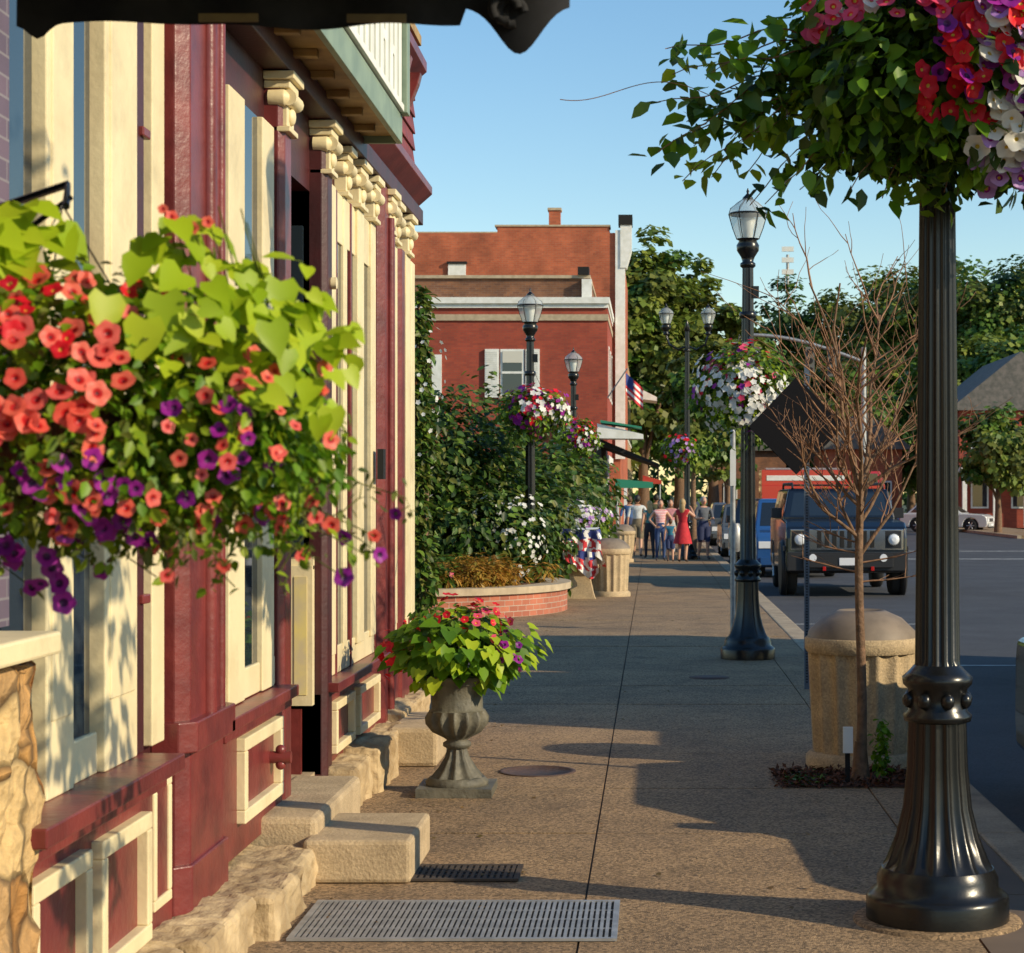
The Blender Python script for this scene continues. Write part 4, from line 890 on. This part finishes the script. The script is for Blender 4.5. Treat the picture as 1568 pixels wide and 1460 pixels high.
# ---------------------------------------------------------------- houses right
def house(name,x0,x1,y0,y1,h,rh,wm,porch=False):
    E=empty(name); b=MB(); b.box(x0,x1,y0,y1,-.1,h,wm); b.build('walls',E)
    b=MB(); mx=(x0+x1)/2; b.prism([(x0-.5,h-.1),(x1+.5,h-.1),(x1+.5,h+.05),(mx,h+rh),(x0-.5,h+.05)],y0-.4,y1+.4,SHINGLE,'y'); b.build('roof',E)
    b=MB(); n=max(2,int((x1-x0)/2.2))
    for k in range(n):
        xx=x0+(x1-x0)*(k+.5)/n
        for z in (1,4.0):
            if z+1.5<h: b.box(xx-.5,xx+.5,y0-.05,y0-.005,z,z+1.6,WHITE); b.box(xx-.4,xx+.4,y0-.07,y0-.051,z+.1,z+1.5,WGLASS)
    for k in range(4):
        yy=y0+(y1-y0)*(k+.5)/4
        for z in (1,4.0):
            if z+1.5<h: b.box(x0-.05,x0-.005,yy-.5,yy+.5,z,z+1.6,WHITE); b.box(x0-.07,x0-.051,yy-.4,yy+.4,z+.1,z+1.5,WGLASS)
    if porch:
        b.box(x0-.2,x1+.2,y0-2,y0-.08,3.0,3.3,WHITE)
        for k in range(5): xx=x0+(x1-x0)*k/4; b.box(xx-.12,xx+.12,y0-1.9,y0-1.66,0,3.0,WHITE)
    b.build('windows_and_porch',E); return E
house('brick_house',17.2,24,110,122,6.6,3.2,BRKD,True)
house('brick_house',10.5,15,118,128,4.6,2.2,BRK); house('white_house',26,36,125,137,6,3.2,WHITE,True); house('brick_house',4.2,9.5,140,150,5,2.5,BRKB)

# ---------------------------------------------------------------- trees
QM=quadT(L_MID,.42); QD=quadT(L_DARK,.42); QO=quadT(L_OLIVE,.42); QB=quadT(leafmat('leaves_pale',[(.12,.19,.03),(.19,.25,.04),(.25,.29,.05)]),.42)  # last one is the palest leaf tone, alternated between crown clumps
def crown(items,c,r,ncl,nl,s,ts,cl=.22):
    for i in range(ncl):
        d=rdir(1)[0]; cc=np.array(c)+d*np.array(r)*(rng.random()**.45)*(.9+.3*rng.random()); q=cl*(.7+.7*rng.random())*min(r)
        P=cc+rdir(nl)*(rng.random((nl,1))**.4)*np.array([q*1.2,q*1.2,q*.8]); D=(P-np.array(c))/np.array(r)+ (P-cc)/q*.8
        items.append(leafy(P,D,s,ub=.5,t=ts[i%len(ts)]))
def tree(name,x,y,h,r,th,ts,s,ncl,nl,tr=.2,items=None,vb=None,cl=.22):
    own=items is None
    if own: items=[];vb=MB();E=empty(name,(x,y,0))
    cz=(h+th)/2; 
    vb.tube([(x,y,-.1),(x+.1*tr,y,th*.6),(x,y,th),(x+.2*tr,y,cz)],[tr*1.3,tr,tr*.85,tr*.5],BARK,8)
    for k in range(6):
        a=k*1.05+x; vb.tube([(x,y,th*.85+.1*k*(cz-th)),(x+r*.35*math.cos(a),y+r*.35*math.sin(a),th+(cz-th)*.6),(x+r*.7*math.cos(a),y+r*.7*math.sin(a),cz+(h-cz)*.3*math.sin(k))],[tr*.45,tr*.28,tr*.08],BARK,5)
    crown(items,(x,y,cz+.02*h),(r,r,(h-th)/2*.92),ncl,nl,s,ts,cl)
    if own:
        vb.build('trunk_and_limbs',E); scatter('crown',items,E)
tree('shadow_caster_tree',1.25,61,6.8,1.05,2.1,(QO,QB,QO,QM),.20,60,90,.09)
tree('shadow_caster_tree',2.6,68,5.6,1.0,2.0,(QM,QO,QB),.20,40,80,.09)
tree('shadow_caster_tree',16.2,92,6.6,2.2,1.6,(QM,QB,QO),.3,60,90,.16)
tree('shadow_caster_tree',13.6,128,8.4,2.6,2.4,(QB,QM),.35,50,90,.2)
tree('shadow_caster_tree',1.62,4.75,4.6,.55,2.0,(QB,QM),.10,26,26,.035,cl=.3)  # unseen tree added to throw dappled shade on the near pillars
items=[];vb=MB()
def dt(px,pt,Y,r,ts,th=None,ncl=95,nl=90,s=.5):
    X=(px-1000)*Y/3000; h=1.8+(757-pt)*Y/3000; tree('',X,Y,h,r,th or h*.2,ts,s,ncl,nl,.35,items=items,vb=vb)
dt(985,368,125,3.6,(QO,QM,QB)); dt(1040,402,130,3.4,(QO,QB,QO)); dt(1092,430,128,3.0,(QB,QO)); dt(1140,495,150,3.5,(QM,QO)); dt(955,390,140,4,(QD,QO))
for px,pt,Y,r,ts in ((1215,445,185,5,(QD,QM)),(1260,455,190,5,(QM,QO)),(1300,425,180,5.5,(QO,QB)),(1350,415,185,6,(QO,QD,QB)),(1395,408,190,6,(QM,QO)),(1440,400,180,6,(QO,QM)),(1490,370,175,6.5,(QM,QB,QO)),(1545,385,180,7,(QO,QM)),(1600,372,175,7,(QD,QM)),(1660,380,180,7,(QD,QM)),
    (1170,560,170,5,(QM,QO)),(1230,560,150,4.5,(QO,QD)),(1300,560,150,5,(QO,QM)),(1370,570,150,5,(QM,QB)),(1430,545,150,5,(QO,QM)),(1500,495,140,4.5,(QB,QB,QM)),(1555,510,138,4.5,(QB,QM)),(1620,500,140,5,(QM,QB))):
    dt(px,pt,Y,r,ts)
E=empty('distant_trees'); vb.build('trunks',E); scatter('crowns',items,E)
items=[]
for i in range(60): 
    bush(items,(-70+i*4+rng.random()*2,215+rng.random()*10,3),(4.5,3,6+3*rng.random()),260,1.0,(QD,QM),nb=6)
scatter('distant_hedge',items)

# ---------------------------------------------------------------- traffic signals, light tower
b=MB(); b.tube([(8.6,80,-.1),(8.6,80,7.8)],[.14,.1],STEEL,10); pts=[(8.6-4.6*t,80,7.2+1.1*math.sin(t*pi*.5)) for t in np.linspace(0,1,10)]; b.tube(pts,.07,STEEL,8)
SB=mat('signal_body',(.12,.12,.11),.6)
for x in (4.2,6.4,7.3):
    z=7.9; b.box(x-.18,x+.18,79.8,80.1,z-1.3,z-.1,SB)
    for k in range(3): b.lathe([(.11,-.12),(.12,0)],(x,79.8,z-.3-.37*k),DARK,12,ax='y')
b.build('traffic_signal')
b=MB(); b.tube([(13.6,198,0),(13.6,198,26)],[.25,.15],STEEL,8)
for z in (24,25.2,26.3): b.box(13.0,14.2,197.8,198,z,z+.5,WHITE)
b.build('floodlight_tower')

# ---------------------------------------------------------------- people
def pm_(n,c): return mat(n,c,.8,(c[0]*.75,c[1]*.75,c[2]*.75),12)
SKIN=mat('skin',(.52,.28,.18),.5); HAIRS=[mat('hair_brown',(.08,.04,.02),.6),mat('hair_blond',(.4,.27,.12),.6),mat('hair_black',(.015,.012,.01),.6),mat('hair_grey',(.3,.28,.26),.6)]; SHOE=mat('shoe',(.05,.04,.04),.6)
STRIPE=mat('striped_shirt',(.75,.72,.7),.8)
ntp=STRIPE.node_tree; wv=ntp.nodes.new('ShaderNodeTexWave'); wv.bands_direction='Z'; wv.inputs['Scale'].default_value=7; tcs=ntp.nodes.new('ShaderNodeTexCoord'); rr=ntp.nodes.new('ShaderNodeValToRGB')
rr.color_ramp.elements[0].color=(.6,.06,.08,1); rr.color_ramp.elements[1].color=(.78,.74,.72,1); ntp.links.new(tcs.outputs['Object'],wv.inputs[0]); ntp.links.new(wv.outputs[0],rr.inputs[0]); ntp.links.new(rr.outputs[0],[q for q in ntp.nodes if q.type=='BSDF_PRINCIPLED'][0].inputs['Base Color'])
def person(name,x,y,h,rot,top,bot,hair,long_hair=False,stride=0,arm='down',shorts=False,dress=False,fem=True,sleeve=False):
    E=empty(name,(x,y,0)); E.rotation_euler=(0,0,rot); E.scale=(h/1.75,)*3; E['local']=1
    sw=.165 if fem else .2; hp=.085
    V=[(0,0,.95),(0,0,1.08),(0,0,1.25),(0,0,1.40),(0,0.0,1.50)]; R=[(.15,.11),(.12,.095),(.15,.11),(.13,.09),(.05,.05)]
    Ed=[(0,1),(1,2),(2,3),(3,4)]; lab=['bot','top','top','skin']; hands=[]
    def add(p,r,par,l): V.append(p); R.append((r,r)); Ed.append((par,len(V)-1)); lab.append(l); return len(V)-1
    for s_ in (-1,1):
        st=stride*s_
        a=add((s_*hp,0,.90),.105,0,'bot'); k=add((s_*(hp+.01),-.5*st+(-.03),.50),.062,a,'bot'); k2=add((s_*(hp+.01),-.8*st+.02,.28),.052,k,'skin' if (shorts or dress) else 'bot')
        an=add((s_*(hp+.01),-1.1*st+.05,.09),.038,k2,'skin' if (shorts or dress) else 'bot'); add((s_*(hp+.03),-1.1*st-.1,.04),.035,an,'shoe')
        sh=add((s_*sw,0,1.40),.058,3,'top')
        if arm=='up' : e=(s_*(sw+.14),-.12,1.25); w_=(s_*(sw+.02),-.22,1.46)
        elif arm=='hip': e=(s_*(sw+.16),.05,1.18); w_=(s_*(sw+.02),-.1,1.02)
        elif arm=='front': e=(s_*(sw+.05),-.05,1.14); w_=(s_*(sw-.02),-.28,1.15)
        else: e=(s_*(sw+.06),.03+.3*st,1.13); w_=(s_*(sw+.08),-.04+.6*st,.88)
        el=add(e,.042,sh,'top' if sleeve or not fem else 'skin'); wr_=add(w_,.028,el,'top' if sleeve else 'skin')
        d=(Vector(w_)-Vector(e)).normalized(); hp_=Vector(w_)+d*.06; add(tuple(hp_),.032,wr_,'skin'); hands.append((s_,hp_,d))
    me=bpy.data.meshes.new('sk'); me.from_pydata(V,Ed,[]); o=bpy.data.objects.new('sk',me); COL.objects.link(o)
    sm=o.modifiers.new('skin','SKIN'); sm.use_smooth_shade=True
    for i,sv in enumerate(me.skin_vertices[0].data): sv.radius=R[i]; sv.use_root=(i==0)
    ss=o.modifiers.new('sub','SUBSURF'); ss.levels=1; ss.render_levels=1
    dg=bpy.context.evaluated_depsgraph_get(); dg.update(); m2=bpy.data.meshes.new_from_object(o.evaluated_get(dg)); bpy.data.objects.remove(o)
    M={'top':top,'bot':bot if not dress else top,'skin':SKIN,'shoe':SHOE}; order=['top','bot','skin','shoe']; m2.materials.clear()
    for k in order: m2.materials.append(M[k])
    Vn=[Vector(v) for v in V]
    for p in m2.polygons:
        c_=p.center; best=9;bl_='top'
        for (i,j),l in zip(Ed,lab):
            a=Vn[i];d=Vn[j]-a; t=max(0,min(1,(c_-a).dot(d)/max(d.length_squared,1e-9))); q=(a+d*t-c_).length
            if q<best: best=q; bl_=l
        if c_.z>1.46 and abs(c_.x)<.1: bl_='skin'
        if .8<c_.z<1.02 and abs(c_.x)<.2 and bl_=='top': bl_='bot'
        p.material_index=order.index(bl_); p.use_smooth=True
    body=bpy.data.objects.new('body',m2); COL.objects.link(body); body.parent=E
    b=MB(); b.sph((0,-.01,1.62),(.075,.095,.115),SKIN,16,12); b.tube([(0,-.10,1.63),(0,-.125,1.60)],[.008,.014],SKIN,6)
    for s_ in (-1,1): b.sph((s_*.077,0,1.62),(.012,.02,.03),SKIN,8,6); b.sph((s_*.03,-.098,1.635),(.012,.008,.008),WHITE,8,6); b.sph((s_*.03,-.105,1.635),(.006,.004,.006),DARK,6,4)
    b.sph((0,-.098,1.572),(.024,.008,.007),F_RED,8,4); b.sph((0,.018,1.645),(.086,.098,.112),hair,16,12)
    if long_hair: b.sph((0,.065,1.52),(.085,.05,.17),hair,14,10)
    b.build('head_and_hair',E)
    b=MB()
    for s_,hv,d in hands:
        sd_=Vector((0,1,0)) if abs(d.z)>.5 else Vector((1,0,0))
        for k,l in enumerate((.05,.06,.065,.055)):
            o0=hv+sd_*(k-1.5)*.017; b.tube([o0,o0+d*l*.6,o0+d*l+Vector((-s_*.015,0,0))],[.009,.008,.006],SKIN,5)
        b.tube([hv-d*.03-sd_*.03,hv+d*.02-sd_*.055],[.01,.008],SKIN,5)
    b.build('fingers',E)
    if dress:
        b=MB(); b.lathe([(.26,.52),(.2,.8),(.135,1.05),(.13,1.1)],(0,0,0),top,20,caps=False); b.build('skirt',E)
    if shorts:
        b=MB()
        for s_ in (-1,1): b.lathe([(.095,.55),(.105,.75),(.11,.92)],(s_*.09,-.01,0),bot,16,caps=False)
        b.build('shorts_legs',E)
    return E
H=HAIRS
person('woman_walking',.20,52.5,1.66,.1,STRIPE,pm_('jeans',(.03,.07,.2)),H[0],True,.06,'hip')
person('woman_in_red_dress',.78,51.5,1.68,pi-.3,pm_('red_cloth',(.55,.02,.03)),pm_('red_cloth2',(.5,.02,.03)),H[1],True,.0,'up',dress=True)
person('man_walking',-.45,56,1.78,pi,pm_('white_tee',(.6,.62,.62)),pm_('khaki',(.2,.16,.1)),H[2],False,.14,'down',shorts=True,fem=False)
person('woman_walking',-.10,54.5,1.62,pi+.2,pm_('teal_top',(.05,.22,.22)),pm_('blk',(.02,.02,.03)),H[1],True,.1,'down')
person('man_walking',1.38,53.5,1.74,.3,pm_('grey_tee',(.10,.11,.13)),pm_('navy_shorts',(.02,.03,.09)),H[3],False,.1,'front',shorts=True,fem=False)
person('man_walking',-.72,59.5,1.75,pi,pm_('blue_tee',(.05,.12,.3)),pm_('denim',(.04,.06,.14)),H[0],False,.12,'down',fem=False)
person('woman_walking',.52,58,1.65,0,pm_('pink_top',(.6,.25,.28)),pm_('white_pants',(.5,.5,.48)),H[0],True,.1,'down')
person('child_walking',.46,52.0,1.15,pi,pm_('teal_kid',(.02,.18,.3)),pm_('kid_shorts',(.03,.05,.15)),H[0],False,.08,'down',shorts=True)
person('man_walking',0.1,62,1.8,pi,pm_('olive',(.12,.12,.06)),pm_('dk',(.03,.03,.03)),H[2],False,.12,'down',fem=False)
